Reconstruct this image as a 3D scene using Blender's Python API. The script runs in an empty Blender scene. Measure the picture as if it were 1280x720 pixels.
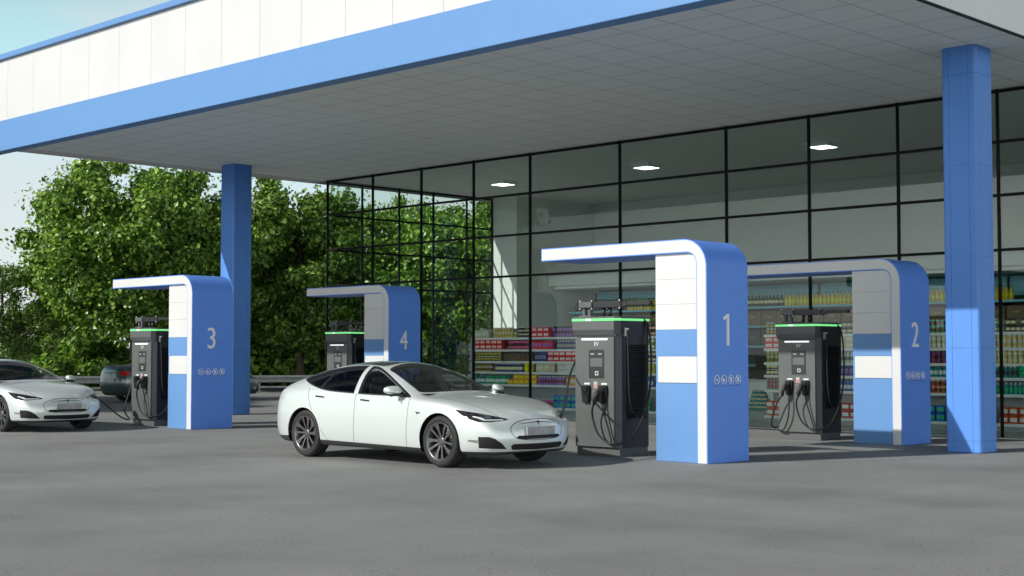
import bpy, bmesh, math, random
import numpy as np
from mathutils import Vector, Matrix
random.seed(7)
SC = bpy.context.scene
COL = SC.collection
PI = math.pi

# ------------------------------------------------------------------ materials
MATS = {}
def mat(name, col, rough=0.5, metal=0.0, noise=0.0, nscale=8.0, bump=0.0, bscale=60.0,
        coat=0.0, spec=0.5, emit=None, estr=0.0, rnoise=0.0):
    if name in MATS: return MATS[name]
    m = bpy.data.materials.new(name); m.use_nodes = True
    nt = m.node_tree; N = nt.nodes; L = nt.links
    b = N['Principled BSDF']
    b.inputs['Base Color'].default_value = (*col, 1)
    b.inputs['Roughness'].default_value = rough
    b.inputs['Metallic'].default_value = metal
    b.inputs['Coat Weight'].default_value = coat
    b.inputs['Coat Roughness'].default_value = 0.03
    b.inputs['Specular IOR Level'].default_value = spec
    if emit:
        b.inputs['Emission Color'].default_value = (*emit, 1)
        b.inputs['Emission Strength'].default_value = estr
    tc = N.new('ShaderNodeTexCoord')
    if noise > 0:
        n = N.new('ShaderNodeTexNoise'); n.inputs['Scale'].default_value = nscale; n.inputs['Detail'].default_value = 5
        L.new(tc.outputs['Object'], n.inputs['Vector'])
        r = N.new('ShaderNodeValToRGB')
        r.color_ramp.elements[0].position = 0.3; r.color_ramp.elements[1].position = 0.7
        r.color_ramp.elements[0].color = (*[c*(1-noise) for c in col], 1)
        r.color_ramp.elements[1].color = (*[min(1, c*(1+noise)) for c in col], 1)
        L.new(n.outputs['Fac'], r.inputs['Fac']); L.new(r.outputs['Color'], b.inputs['Base Color'])
        if rnoise > 0:
            mr = N.new('ShaderNodeMapRange'); mr.inputs['To Min'].default_value = rough-rnoise; mr.inputs['To Max'].default_value = rough+rnoise
            L.new(n.outputs['Fac'], mr.inputs['Value']); L.new(mr.outputs['Result'], b.inputs['Roughness'])
    if bump > 0:
        n2 = N.new('ShaderNodeTexNoise'); n2.inputs['Scale'].default_value = bscale; n2.inputs['Detail'].default_value = 4
        L.new(tc.outputs['Object'], n2.inputs['Vector'])
        bp = N.new('ShaderNodeBump'); bp.inputs['Strength'].default_value = bump; bp.inputs['Distance'].default_value = 0.01
        L.new(n2.outputs['Fac'], bp.inputs['Height']); L.new(bp.outputs['Normal'], b.inputs['Normal'])
    MATS[name] = m
    return m

def glass_mat(name, tint=(1, 1, 1), refl=1.0, rough=0.0, ior=1.5):
    m = bpy.data.materials.new(name); m.use_nodes = True
    nt = m.node_tree; N = nt.nodes; L = nt.links
    N.remove(N['Principled BSDF']); out = N['Material Output']
    tr = N.new('ShaderNodeBsdfTransparent'); tr.inputs['Color'].default_value = (*tint, 1)
    gl = N.new('ShaderNodeBsdfGlossy'); gl.inputs['Roughness'].default_value = rough
    # Schlick reflectance on both faces of the thin sheet
    lw = N.new('ShaderNodeLayerWeight'); lw.inputs['Blend'].default_value = 0.5
    pw = N.new('ShaderNodeMath'); pw.operation = 'POWER'; pw.inputs[1].default_value = 5
    L.new(lw.outputs['Facing'], pw.inputs[0])
    mu = N.new('ShaderNodeMath'); mu.operation = 'MULTIPLY_ADD'; mu.inputs[1].default_value = .95*refl; mu.inputs[2].default_value = .04*refl
    L.new(pw.outputs[0], mu.inputs[0])
    mx = N.new('ShaderNodeMixShader')
    L.new(mu.outputs[0], mx.inputs['Fac']); L.new(tr.outputs[0], mx.inputs[1]); L.new(gl.outputs[0], mx.inputs[2])
    L.new(mx.outputs[0], out.inputs['Surface'])
    MATS[name] = m
    return m

BLUE_SHADE = mat('blue_cladding_shaded', (0.115, 0.285, 0.83), 0.42, noise=0.03, nscale=3, rnoise=0.06, spec=0.4)  # one blue cladding throughout; this copy has the shaded tone in its colour
BLUE_C = mat('blue_cladding_half_lit', (0.108, 0.272, 0.70), 0.45, noise=0.03, nscale=3, rnoise=0.06, spec=0.22)  # same blue on the columns, colour set between sunlit and shaded tones
BLUE_LIT = mat('blue_cladding_sunlit', (0.125, 0.275, 0.545), 0.42, noise=0.02, nscale=3, rnoise=0.05, spec=0.4)  # same blue again, with the sunlit tone put into the colour
WHITE = mat('white_cladding', (0.63, 0.63, 0.617), 0.42, noise=0.025, nscale=1.3, rnoise=0.08)
WHITE_LINE = mat('panel_joint', (0.42, 0.42, 0.41), 0.7)
BLACK_MET = mat('black_frame', (0.006, 0.0065, 0.0065), 0.5, spec=.15)
DARKGAP = mat('dark_gap', (0.012, 0.012, 0.012), 0.8)
STEEL = mat('brushed_steel', (0.55, 0.55, 0.54), 0.33, metal=0.85, noise=0.06, nscale=20)
GREYM = mat('charger_grey', (0.105, 0.115, 0.11), 0.42, noise=0.04, nscale=5, rnoise=0.05)
DKGREY = mat('charger_dark', (0.022, 0.025, 0.031), 0.4, noise=0.05, nscale=6, rnoise=0.05)
MIDGREY = mat('charger_mid_grey', (0.10, 0.105, 0.105), 0.45, noise=0.05, nscale=6)
RUBBER = mat('black_rubber', (0.012, 0.012, 0.012), 0.55, bump=0.1, bscale=80)
GREENLED = mat('green_led', (0.05, 0.5, 0.1), 0.4, emit=(0.22, 0.80, 0.28), estr=0.95)
WHITELED = mat('white_led', (0.8, 0.8, 0.8), 0.4, emit=(1, 1, 1), estr=0.8)
LAMPEMIT = mat('lamp_diffuser', (0.9, 0.9, 0.9), 0.5, emit=(1.0, 0.99, 0.97), estr=4.0)
SCREEN = mat('charger_display', (0.12, 0.13, 0.13), 0.2)

# ------------------------------------------------------------------ mesh helper
class MB:
    def __init__(s): s.v = []; s.f = []; s.m = []; s.s = []
    def add(s, vs, fs, mi=0, smooth=False):
        o = len(s.v); s.v += [tuple(v) for v in vs]
        for f in fs:
            s.f.append(tuple(o+i for i in f)); s.m.append(mi); s.s.append(smooth)
        return s
    def addbm(s, bm, mi=0, smooth=False, keepmat=False):
        bm.verts.index_update()
        o = len(s.v); s.v += [tuple(v.co) for v in bm.verts]
        for f in bm.faces:
            s.f.append(tuple(o+v.index for v in f.verts)); s.m.append(f.material_index if keepmat else mi); s.s.append(smooth)
        return s
    def box(s, x0, x1, y0, y1, z0, z1, mi=0, bev=0.0, seg=2):
        if bev <= 0:
            vs = [(x, y, z) for z in (z0, z1) for y in (y0, y1) for x in (x0, x1)]
            return s.add(vs, [(0, 2, 3, 1), (4, 5, 7, 6), (0, 1, 5, 4), (2, 6, 7, 3), (0, 4, 6, 2), (1, 3, 7, 5)], mi)
        bm = bmesh.new(); bmesh.ops.create_cube(bm, size=1)
        for v in bm.verts:
            v.co = Vector(((x0+x1)/2+v.co.x*(x1-x0), (y0+y1)/2+v.co.y*(y1-y0), (z0+z1)/2+v.co.z*(z1-z0)))
        bmesh.ops.bevel(bm, geom=list(bm.edges), offset=bev, segments=seg, profile=0.5, affect='EDGES')
        s.addbm(bm, mi, False); bm.free(); return s
    def prism(s, poly, y0, y1, mi=0, axis='y', smooth=False):
        """poly: CCW list in the plane; extruded along axis. axis y: poly=(x,z); x: (y,z); z: (x,y)"""
        n = len(poly)
        def P(p, t):
            return {'y': (p[0], t, p[1]), 'x': (t, p[0], p[1]), 'z': (p[0], p[1], t)}[axis]
        vs = [P(p, y0) for p in poly]+[P(p, y1) for p in poly]
        s.add(vs, [tuple(range(n)), tuple(range(2*n-1, n-1, -1))], mi)
        s.add(vs, [(i, i+n, (i+1) % n+n, (i+1) % n) for i in range(n)], mi, smooth)
        return s
    def cyl(s, p0, p1, r0, r1=None, n=12, mi=0, smooth=True, caps=True):
        r1 = r0 if r1 is None else r1
        p0 = Vector(p0); p1 = Vector(p1); d = (p1-p0).normalized()
        a = d.orthogonal().normalized(); b = d.cross(a)
        vs = []
        for p, r in ((p0, r0), (p1, r1)):
            for i in range(n):
                t = 2*PI*i/n; vs.append(p+a*math.cos(t)*r+b*math.sin(t)*r)
        s.add(vs, [(i, (i+1) % n, (i+1) % n+n, i+n) for i in range(n)], mi, smooth)
        if caps: s.add(vs, [tuple(range(n-1, -1, -1)), tuple(range(n, 2*n))], mi, False)
        return s
    def tube(s, pts, r, n=8, mi=0, res=8, spline=True):
        P = [Vector(p) for p in pts]
        if spline and len(P) > 2: P = catmull(P, res)
        rr = r if callable(r) else (lambda t: r)
        m = len(P); vs = []; up = None
        for i, p in enumerate(P):
            d = (P[min(i+1, m-1)]-P[max(i-1, 0)]).normalized()
            if up is None: up = d.orthogonal().normalized()
            a = (up-d*up.dot(d))
            a = a.normalized() if a.length > 1e-6 else d.orthogonal().normalized()
            up = a; b = d.cross(a); R = rr(i/(m-1))
            for k in range(n):
                t = 2*PI*k/n; vs.append(p+a*math.cos(t)*R+b*math.sin(t)*R)
        fs = [(i*n+k, i*n+(k+1) % n, (i+1)*n+(k+1) % n, (i+1)*n+k) for i in range(m-1) for k in range(n)]
        s.add(vs, fs, mi, True)
        s.add(vs, [tuple(range(n-1, -1, -1)), tuple(range((m-1)*n, m*n))], mi)
        return s
    def lathe(s, prof, n=16, mi=0, c=(0, 0, 0), axis='z', mis=None, smooth=True):
        """prof: list of (r, h) from bottom to top"""
        m = len(prof); vs = []
        for r, h in prof:
            for k in range(n):
                t = 2*PI*k/n; x, y = r*math.cos(t), r*math.sin(t)
                p = (x, y, h) if axis == 'z' else (y, h, x)
                vs.append((p[0]+c[0], p[1]+c[1], p[2]+c[2]))
        for i in range(m-1):
            fs = [(i*n+k, i*n+(k+1) % n, (i+1)*n+(k+1) % n, (i+1)*n+k) for k in range(n)]
            s.add(vs, fs, mis[i] if mis else mi, smooth)
        return s
    def mesh(s, name, mats):
        me = bpy.data.meshes.new(name)
        me.from_pydata(s.v, [], s.f)
        for m in mats: me.materials.append(m)
        me.polygons.foreach_set('material_index', s.m)
        me.polygons.foreach_set('use_smooth', s.s)
        bm = bmesh.new(); bm.from_mesh(me)
        bmesh.ops.remove_doubles(bm, verts=bm.verts, dist=1e-5)
        bmesh.ops.recalc_face_normals(bm, faces=bm.faces)
        bm.to_mesh(me); bm.free(); me.update()
        return me
    def build(s, name, mats, parent=None, loc=None):
        if not isinstance(mats, (list, tuple)): mats = [mats]
        o = bpy.data.objects.new(name, s.mesh(name, mats)); COL.objects.link(o)
        if parent is not None: o.parent = parent
        if loc is not None: o.location = loc
        return o

def catmull(P, res):
    out = []
    n = len(P)
    for i in range(n-1):
        p0 = P[i-1] if i > 0 else P[0]*2-P[1]
        p1, p2 = P[i], P[i+1]
        p3 = P[i+2] if i+2 < n else P[-1]*2-P[-2]
        for k in range(res):
            t = k/res
            out.append(0.5*((2*p1)+(p2-p0)*t+(2*p0-5*p1+4*p2-p3)*t*t+(3*p1-p0-3*p2+p3)*t**3))
    out.append(P[-1]); return out

def thing(name, label, cat, loc=(0, 0, 0), group=None, rz=0):
    o = bpy.data.objects.new(name, None); COL.objects.link(o)
    o.empty_display_size = 0.2
    o.location = loc; o.rotation_euler = (0, 0, rz)
    o['label'] = label; o['category'] = cat
    if group: o['group'] = group
    return o
def tag(o, label, cat, group=None, kind=None):
    if label: o['label'] = label
    if cat: o['category'] = cat
    if group: o['group'] = group
    if kind: o['kind'] = kind
    return o
def copy_tree(o, parent=None):
    c = o.copy(); COL.objects.link(c)
    if parent is not None:
        c.parent = parent
    for ch in list(o.children): copy_tree(ch, c)
    return c
def text_mesh(body, size, extrude, name, m, parent=None, width=1.0, bev=0.0):
    cu = bpy.data.curves.new(name+'_c', 'FONT'); cu.body = body; cu.size = size; cu.extrude = extrude
    cu.align_x = 'CENTER'; cu.offset = bev
    tmp = bpy.data.objects.new(name+'_t', cu); COL.objects.link(tmp)
    dg = bpy.context.evaluated_depsgraph_get()
    me = bpy.data.meshes.new_from_object(tmp.evaluated_get(dg))
    bpy.data.objects.remove(tmp); bpy.data.curves.remove(cu)
    me.materials.clear(); me.materials.append(m)
    for v in me.vertices: v.co.x *= width
    o = bpy.data.objects.new(name, me); COL.objects.link(o)
    if parent is not None: o.parent = parent
    return o

# ------------------------------------------------------------------ camera
FPX = 1778.0; CAMH = 1.53
PITCH = math.atan(83/FPX); YAW = math.radians(44.3)
cd = bpy.data.cameras.new('camera'); cam = bpy.data.objects.new('camera', cd); COL.objects.link(cam)
cam.location = (0, 0, CAMH); cam.rotation_euler = (PI/2+PITCH, 0, YAW)
cd.sensor_width = 36; cd.lens = 36*FPX/1280; cd.clip_end = 6000; cd.clip_start = 0.1
SC.camera = cam
def at(px, depth):
    """ground point seen in column px at a horizontal depth"""
    l = (px-640)/FPX*depth
    return (l*math.cos(YAW)-depth*math.sin(YAW), l*math.sin(YAW)+depth*math.cos(YAW))

# ------------------------------------------------------------------ light
SUNV = Vector((-0.355, -1.0, 0.63)).normalized()
w = bpy.data.worlds.new('World'); SC.world = w; w.use_nodes = True
nt = w.node_tree; N = nt.nodes; L = nt.links
bg = N['Background']
sky = N.new('ShaderNodeTexSky'); sky.sky_type = 'NISHITA'; sky.sun_disc = False
sky.sun_elevation = math.asin(SUNV.z)
sky.sun_rotation = math.atan2(SUNV.x, SUNV.y)
sky.air_density = 1.0; sky.dust_density = 0.6; sky.ozone_density = 1.0
tc = N.new('ShaderNodeTexCoord'); mp = N.new('ShaderNodeMapping'); mp.inputs['Scale'].default_value = (1.6, 1.6, 7)
nz = N.new('ShaderNodeTexNoise'); nz.inputs['Scale'].default_value = 1.7; nz.inputs['Detail'].default_value = 7; nz.inputs['Roughness'].default_value = 0.55
L.new(tc.outputs['Generated'], mp.inputs['Vector']); L.new(mp.outputs['Vector'], nz.inputs['Vector'])
cr = N.new('ShaderNodeValToRGB'); cr.color_ramp.elements[0].position = 0.48; cr.color_ramp.elements[1].position = 0.72
cr.color_ramp.elements[0].color = (0, 0, 0, 1); cr.color_ramp.elements[1].color = (0.75, 0.75, 0.75, 1)
L.new(nz.outputs['Fac'], cr.inputs['Fac'])
mx = N.new('ShaderNodeMix'); mx.data_type = 'RGBA'
mx.inputs['B'].default_value = (9.6, 9.3, 9.2, 1)
hz = N.new('ShaderNodeMix'); hz.data_type = 'RGBA'; hz.inputs['Factor'].default_value = 0.70; hz.inputs['B'].default_value = (8.4, 13.2, 14.2, 1)   # thin bright high haze
sx_ = N.new('ShaderNodeSeparateXYZ'); L.new(tc.outputs['Generated'], sx_.inputs[0])
hr = N.new('ShaderNodeMapRange'); hr.interpolation_type = 'SMOOTHSTEP'
for k_, v_ in (('From Min', .19), ('From Max', .36), ('To Min', .76), ('To Max', .0)): hr.inputs[k_].default_value = v_
hc = N.new('ShaderNodeMix'); hc.data_type = 'RGBA'; hc.inputs['A'].default_value = (12.2, 13.2, 13.3, 1); hc.inputs['B'].default_value = (8.4, 13.2, 14.2, 1)
hw_ = N.new('ShaderNodeMapRange'); hw_.inputs['From Min'].default_value = .06; hw_.inputs['From Max'].default_value = .20; L.new(sx_.outputs['Z'], hw_.inputs['Value'])
L.new(hw_.outputs['Result'], hc.inputs['Factor']); L.new(hc.outputs['Result'], hz.inputs['B'])
L.new(sx_.outputs['Z'], hr.inputs['Value']); L.new(hr.outputs['Result'], hz.inputs['Factor'])
dm = N.new('ShaderNodeMix'); dm.data_type = 'RGBA'; dm.blend_type = 'MULTIPLY'; dm.inputs['Factor'].default_value = 1; dm.inputs['B'].default_value = (.27, .31, .40, 1)
L.new(sky.outputs['Color'], dm.inputs['A']); L.new(dm.outputs['Result'], hz.inputs['A'])
L.new(cr.outputs['Color'], mx.inputs['Factor']); L.new(hz.outputs['Result'], mx.inputs['A'])
# unseen bright cloud bank added low behind the camera and right, fills the shade
cb = N.new('ShaderNodeVectorMath'); cb.operation = 'DOT_PRODUCT'; cb.inputs[1].default_value = (.74, -.67, 0); L.new(tc.outputs['Generated'], cb.inputs[0])
c1 = N.new('ShaderNodeMapRange'); c1.interpolation_type = 'SMOOTHSTEP'; c1.inputs['From Min'].default_value = -.1; c1.inputs['From Max'].default_value = .55; L.new(cb.outputs['Value'], c1.inputs['Value'])
c2_ = N.new('ShaderNodeMapRange'); c2_.interpolation_type = 'SMOOTHSTEP'; c2_.inputs['From Min'].default_value = .27; c2_.inputs['From Max'].default_value = .09; L.new(sx_.outputs['Z'], c2_.inputs['Value'])
c3_ = N.new('ShaderNodeMapRange'); c3_.inputs['From Min'].default_value = .35; c3_.inputs['From Max'].default_value = .62; c3_.inputs['To Min'].default_value = .55; L.new(nz.outputs['Fac'], c3_.inputs['Value'])
cm1 = N.new('ShaderNodeMath'); cm1.operation = 'MULTIPLY'; L.new(c1.outputs['Result'], cm1.inputs[0]); L.new(c2_.outputs['Result'], cm1.inputs[1])
cm2 = N.new('ShaderNodeMath'); cm2.operation = 'MULTIPLY'; L.new(cm1.outputs[0], cm2.inputs[0]); L.new(c3_.outputs['Result'], cm2.inputs[1])
bk_ = N.new('ShaderNodeMix'); bk_.data_type = 'RGBA'; bk_.inputs['B'].default_value = (43, 43.5, 43, 1)
L.new(cm2.outputs[0], bk_.inputs['Factor']); L.new(mx.outputs['Result'], bk_.inputs['A'])
L.new(bk_.outputs['Result'], bg.inputs['Color'])
bg.inputs['Strength'].default_value = 0.08
sd = bpy.data.lights.new('sun', 'SUN'); so = bpy.data.objects.new('sun', sd); COL.objects.link(so)
sd.energy = 4.3; sd.angle = math.radians(0.5); sd.color = (1.0, 0.965, 0.91)
so.rotation_euler = SUNV.to_track_quat('Z', 'Y').to_euler(); so.location = (-20, -30, 40)
SC.view_settings.view_transform = 'Standard'; SC.view_settings.look = 'None'
SC.view_settings.exposure = 0.0; SC.view_settings.gamma = 1.0; SC.view_settings.use_curve_mapping = False
SC.cycles.max_bounces = 10; SC.cycles.transparent_max_bounces = 16; SC.cycles.diffuse_bounces = 5

# ------------------------------------------------------------------ ground
def ground_mat():
    m = bpy.data.materials.new('asphalt'); m.use_nodes = True
    nt = m.node_tree; N = nt.nodes; L = nt.links; b = N['Principled BSDF']
    g = N.new('ShaderNodeNewGeometry')
    def noise(scale, detail, stretch=(1, 1, 1), rough=0.5):
        mp = N.new('ShaderNodeMapping'); mp.inputs['Scale'].default_value = stretch
        n = N.new('ShaderNodeTexNoise'); n.inputs['Scale'].default_value = scale; n.inputs['Detail'].default_value = detail
        n.inputs['Roughness'].default_value = rough
        L.new(g.outputs['Position'], mp.inputs['Vector']); L.new(mp.outputs['Vector'], n.inputs['Vector'])
        return n.outputs['Fac']
    def ramp(fac, a, b_, c0, c1):
        r = N.new('ShaderNodeValToRGB'); r.color_ramp.elements[0].position = a; r.color_ramp.elements[1].position = b_
        r.color_ramp.elements[0].color = (*c0, 1); r.color_ramp.elements[1].color = (*c1, 1)
        L.new(fac, r.inputs['Fac']); return r.outputs['Color']
    def mul(a, c, f=1.0):
        x = N.new('ShaderNodeMix'); x.data_type = 'RGBA'; x.blend_type = 'MULTIPLY'; x.inputs['Factor'].default_value = f
        L.new(a, x.inputs['A']); L.new(c, x.inputs['B']); return x.outputs['Result']
    base = ramp(noise(0.55, 6, rough=0.6), 0.3, 0.7, (0.226, 0.231, 0.224), (0.286, 0.292, 0.282))
    stain = ramp(noise(0.42, 3), 0.33, 0.53, (0.82, 0.82, 0.825), (1, 1, 1))
    fine = ramp(noise(34, 6, rough=0.8), 0.25, 0.75, (0.66, 0.66, 0.66), (1.25, 1.26, 1.25))
    speck = ramp(noise(7.0, 8, rough=0.8), 0.28, 0.37, (0.50, 0.50, 0.50), (1, 1, 1))
    pits = ramp(noise(30, 3, rough=0.7), 0.36, 0.43, (0.42, 0.42, 0.42), (1, 1, 1))
    chips = ramp(noise(38, 3, (1.3, .8, 1), rough=0.7), 0.60, 0.66, (1, 1, 1), (1.35, 1.36, 1.34))
    where = ramp(noise(1.5, 4, rough=0.6), 0.46, 0.60, (0, 0, 0), (1, 1, 1))
    def mulf(a, c_):
        x = N.new('ShaderNodeMix'); x.data_type = 'RGBA'; x.blend_type = 'MULTIPLY'
        L.new(where, x.inputs['Factor']); L.new(a, x.inputs['A']); L.new(c_, x.inputs['B']); return x.outputs['Result']
    c = mulf(mulf(mul(mul(mul(base, stain), fine), speck), pits), chips)
    L.new(c, b.inputs['Base Color'])
    b.inputs['Roughness'].default_value = 0.82; b.inputs['Specular IOR Level'].default_value = 0.35
    bp = N.new('ShaderNodeBump'); bp.inputs['Strength'].default_value = 0.35; bp.inputs['Distance'].default_value = 0.01
    L.new(noise(60, 5, rough=0.7), bp.inputs['Height']); L.new(bp.outputs['Normal'], b.inputs['Normal'])
    return m
ASPH = ground_mat()
GRASS = mat('meadow', (0.05, 0.085, 0.025), 0.9, noise=0.4, nscale=0.5, bump=0.5, bscale=20)
o = MB().box(-3000, 3000, -3000, 3000, -1.0, -0.03).build('ground', GRASS); tag(o, None, None, kind='structure')
# asphalt forecourt, one sheet out to the guardrail
o = MB().add([(-75, -60, 0), (40, -60, 0), (40, 70, 0), (-75, 70, 0)], [(0, 1, 2, 3)]).build('forecourt', ASPH); tag(o, None, None, kind='structure')
# ------------------------------------------------------------------ station canopy
FY = 14.68; CX0, CX1 = -31.95, -9.45; SOF = 6.38; FB, FT, PT, TT = 6.08, 6.765, 8.13, 8.255; GY = 24.7
def tile_mat(name, col, size, gap, ox=0, oy=0):
    m = bpy.data.materials.new(name); m.use_nodes = True
    nt = m.node_tree; N = nt.nodes; L = nt.links; b = N['Principled BSDF']
    g = N.new('ShaderNodeNewGeometry'); mp = N.new('ShaderNodeMapping'); mp.inputs['Location'].default_value = (ox, oy, 0)
    br = N.new('ShaderNodeTexBrick'); br.offset = 0; br.squash = 1
    br.inputs['Scale'].default_value = 1; br.inputs['Brick Width'].default_value = size; br.inputs['Row Height'].default_value = size
    br.inputs['Mortar Size'].default_value = gap; br.inputs['Mortar Smooth'].default_value = 0
    br.inputs['Color1'].default_value = (*col, 1); br.inputs['Color2'].default_value = (*[c*0.985 for c in col], 1)
    br.inputs['Mortar'].default_value = (*[c*0.55 for c in col], 1); br.inputs['Bias'].default_value = 0
    L.new(g.outputs['Position'], mp.inputs['Vector']); L.new(mp.outputs['Vector'], br.inputs['Vector'])
    L.new(br.outputs['Color'], b.inputs['Base Color'])
    b.inputs['Roughness'].default_value = 0.6
    return m
SOFM = tile_mat('soffit_tiles', (0.83, 0.87, 0.835), 0.826, 0.011, 9.45, 0.1)
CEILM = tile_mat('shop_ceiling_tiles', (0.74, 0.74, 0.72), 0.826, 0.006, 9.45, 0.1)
canopy = thing('station_canopy', 'long flat white forecourt canopy with blue fascia and grey tiled soffit', 'canopy', (-20.7, 19.7, 0))
def in_c(x): return x+20.7
cx0, cx1, oy = CX0+20.7, CX1+20.7, 19.7
MB().box(cx0+.45, cx1-.012, FY+.3-oy, GY+0.02-oy, SOF, SOF+.06).build('soffit', SOFM, canopy)
MB().box(cx0+.012, cx0+.448, FY+.3-oy, GY+.02-oy, SOF-.012, SOF+.06).build('edge_ledge', WHITE, canopy)
MB().box(cx0, cx1, FY-oy, FY+.3-oy, FB, FT, 0, 0.012).build('fascia', BLUE_LIT, canopy)
m_ = MB()
# white parapet of upright panels, 1.19 m apart, with open joints
xs = []
x = -30.09
while x > CX0: x -= 1.19
x += 1.19
while x < CX1: xs.append(x); x += 1.19
ed = [CX0]+xs+[CX1]
for a, b in zip(ed[:-1], ed[1:]):
    if b-a > .05: m_.box(a+20.7+.0028, b+20.7-.0028, FY+.022-oy, FY+.08-oy, FT+.003, PT, 0, 0.003, 1)
m_.build('parapet_panel', WHITE, canopy)
MB().box(cx0+.05, cx1-.08, FY+.085-oy, FY+.2-oy, FT+.003, PT, 0).build('parapet_core', WHITE_LINE, canopy)
m_ = MB(); m_.box(cx0-.06, cx1+.06, FY-.06-oy, FY+.26-oy, PT+.004, TT, 0, .01)
m_.box(cx1-.2, cx1+.06, FY+.262-oy, 35.2-oy, PT+.004, TT, 0, .01); m_.box(cx0-.06, cx0+.2, FY+.262-oy, 35.2-oy, PT+.004, TT, 0, .01)
m_.build('coping', BLUE_LIT, canopy)
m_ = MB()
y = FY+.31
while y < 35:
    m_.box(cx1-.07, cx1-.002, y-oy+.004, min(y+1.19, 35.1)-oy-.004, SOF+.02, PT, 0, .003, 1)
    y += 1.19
m_.build('end_panel', mat('end_white_shade_lift', (.80, .80, .775), .45, noise=.02, nscale=1.3), canopy)  # same white lightened, so the colour stands in for light on the shaded end
m_ = MB()
y = FY+.31
while y < 35:
    m_.box(cx0+.002, cx0+.07, y-oy+.004, min(y+1.19, 35.1)-oy-.004, SOF-.03, PT, 0, .003, 1)
    y += 1.19
m_.build('end_panel', WHITE, canopy)
MB().box(cx1-.035, cx1+.004, FY+.31-oy, 35.1-oy, SOF-.015, SOF+.016).build('edge_trim', BLACK_MET, canopy)
MB().box(cx0+.08, cx1-.09, FY+.22-oy, 35.1-oy, 7.6, 7.9).build('roof_deck', WHITE_LINE, canopy)

def column(x0, y0, label):
    W, D = 0.575, 0.57
    t = thing('column', label, 'column', (x0+W/2, y0+D/2, 0), 'blue columns carrying the canopy')
    c = 0.045
    def ring(g):
        a, b = W/2-g, D/2-g
        P = []
        for sx, sy, a0 in ((1, 1, 0), (-1, 1, 90), (-1, -1, 180), (1, -1, 270)):
            for k in range(5):
                th = math.radians(a0+90*k/4); P.append((sx*(a-c)+c*math.cos(th), sy*(b-c)+c*math.sin(th)))
        return P
    MB().prism(ring(.008), 0, SOF, 0, 'z').build('core', mat('blue_joint', (0.035, 0.10, 0.33), .6), t)
    zs = [0.012, 0.19, 1.63, 3.06, 4.50, 5.93, SOF-.002]
    m_ = MB()
    for z0, z1 in zip(zs[:-1], zs[1:]):
        # cladding sheets with vertical joints near the corners
        jx, jy = W/2-.125, D/2-.125
        g = .0022; z0 += g; z1 -= g; th = .012
        m_.box(-jx+g, jx-g, -D/2, -D/2+th, z0, z1); m_.box(-jx+g, jx-g, D/2-th, D/2, z0, z1)
        m_.box(W/2-th, W/2, -jy+g, jy-g, z0, z1); m_.box(-W/2, -W/2+th, -jy+g, jy-g, z0, z1)
        for sx in (-1, 1):
            for sy in (-1, 1):
                P = []
                for k in range(6):
                    a = math.radians(90*k/5); P.append((sx*(W/2-c+c*math.cos(a)), sy*(D/2-c+c*math.sin(a))))
                poly = [(sx*W/2, sy*(jy+g))]+P+[(sx*(jx+g), sy*D/2), (sx*(jx+g), sy*(D/2-th)), (sx*(W/2-c-.006), sy*(D/2-th)), (sx*(W/2-th), sy*(D/2-c-.006)), (sx*(W/2-th), sy*(jy+g))]
                m_.prism(poly, z0, z1, 0, 'z')
    m_.build('cladding', BLUE_C, t)
    return t
column(-10.775, 20.8, 'tall blue clad column with the curved shadow on its foot, right of kiosk 2')
column(-30.745, 20.8, 'tall blue clad column standing just behind kiosk 3, in front of the trees')

# ------------------------------------------------------------------ shop
SX0, SX1, BY = -31.3, -9.7, 34.8
shop = thing('shop_building', 'glass fronted station shop with black mullions under the canopy', 'shop', (-20.5, 29.7, 0))
sx, sy = 20.5, -29.7
def sbox(name, m, x0, x1, y0, y1, z0, z1, bev=0): return MB().box(x0+sx, x1+sx, y0+sy, y1+sy, z0, z1, 0, bev).build(name, m, shop)
INWALL = mat('shop_wall', (0.78, 0.79, 0.77), .7, noise=.02, nscale=2)
sbox('ceiling', CEILM, SX0+.03, SX1-.2, GY+.12, BY, SOF, SOF+.08)
sbox('back_wall', INWALL, SX0+1.06, SX1-.202, BY, BY+.25, 0, 7.5)
sbox('side_wall', INWALL, SX0-.02, SX0+1.05, 31.2, BY+.25, 0, 7.5)
sbox('end_wall', INWALL, SX1-.2, SX1, GY+.03, BY+.25, 0, 7.5)
sbox('floor_slab', mat('shop_floor', (0.60, 0.60, 0.58), .35, noise=.05, nscale=2), SX0-.02, SX1-.2, GY-.02, BY, 0.002, 0.02)
MX = [-31.3, -29.35, -27.4, -25.45, -23.5, -20.69, -17.75, -15.71, -13.72, -11.7, -9.75]
TZ = [3.43, 4.43, 5.41]
ZT = SOF-.075
LY = [24.7, 25.95, 27.35, 28.7, 30.08, 31.17]
hw = .021
for i, x in enumerate(MX):
    sbox('mullion', BLACK_MET, x-hw, x+hw, GY-.022, GY+.036, 0.02, SOF-.002)
for y in LY[1:]:
    sbox('mullion', BLACK_MET, SX0-.022, SX0+.036, y-hw, y+hw, 0.02, SOF-.002)
for z in TZ+[ZT+.035]:
    m_ = MB()
    for a, b in zip(MX[:-1], MX[1:]):
        m_.box(a+hw+.001+sx, b-hw-.001+sx, GY-.02+sy, GY+.034+sy, z-.026, z+.026)
    m_.build('transom', BLACK_MET, shop)
    m_ = MB()
    for a, b in zip(LY[:-1], LY[1:]):
        m_.box(SX0-.02+sx, SX0+.034+sx, a+hw+.03+sy if a == GY else a+hw+sy, b-hw+sy, z-.025, z+.025)
    m_.build('transom', BLACK_MET, shop)
SHOPGLASS = glass_mat('shop_glass', (0.915, 0.96, 0.94), .70)
SIDEGLASS = glass_mat('side_glass', (0.93, 0.955, 0.945), .40)
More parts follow.
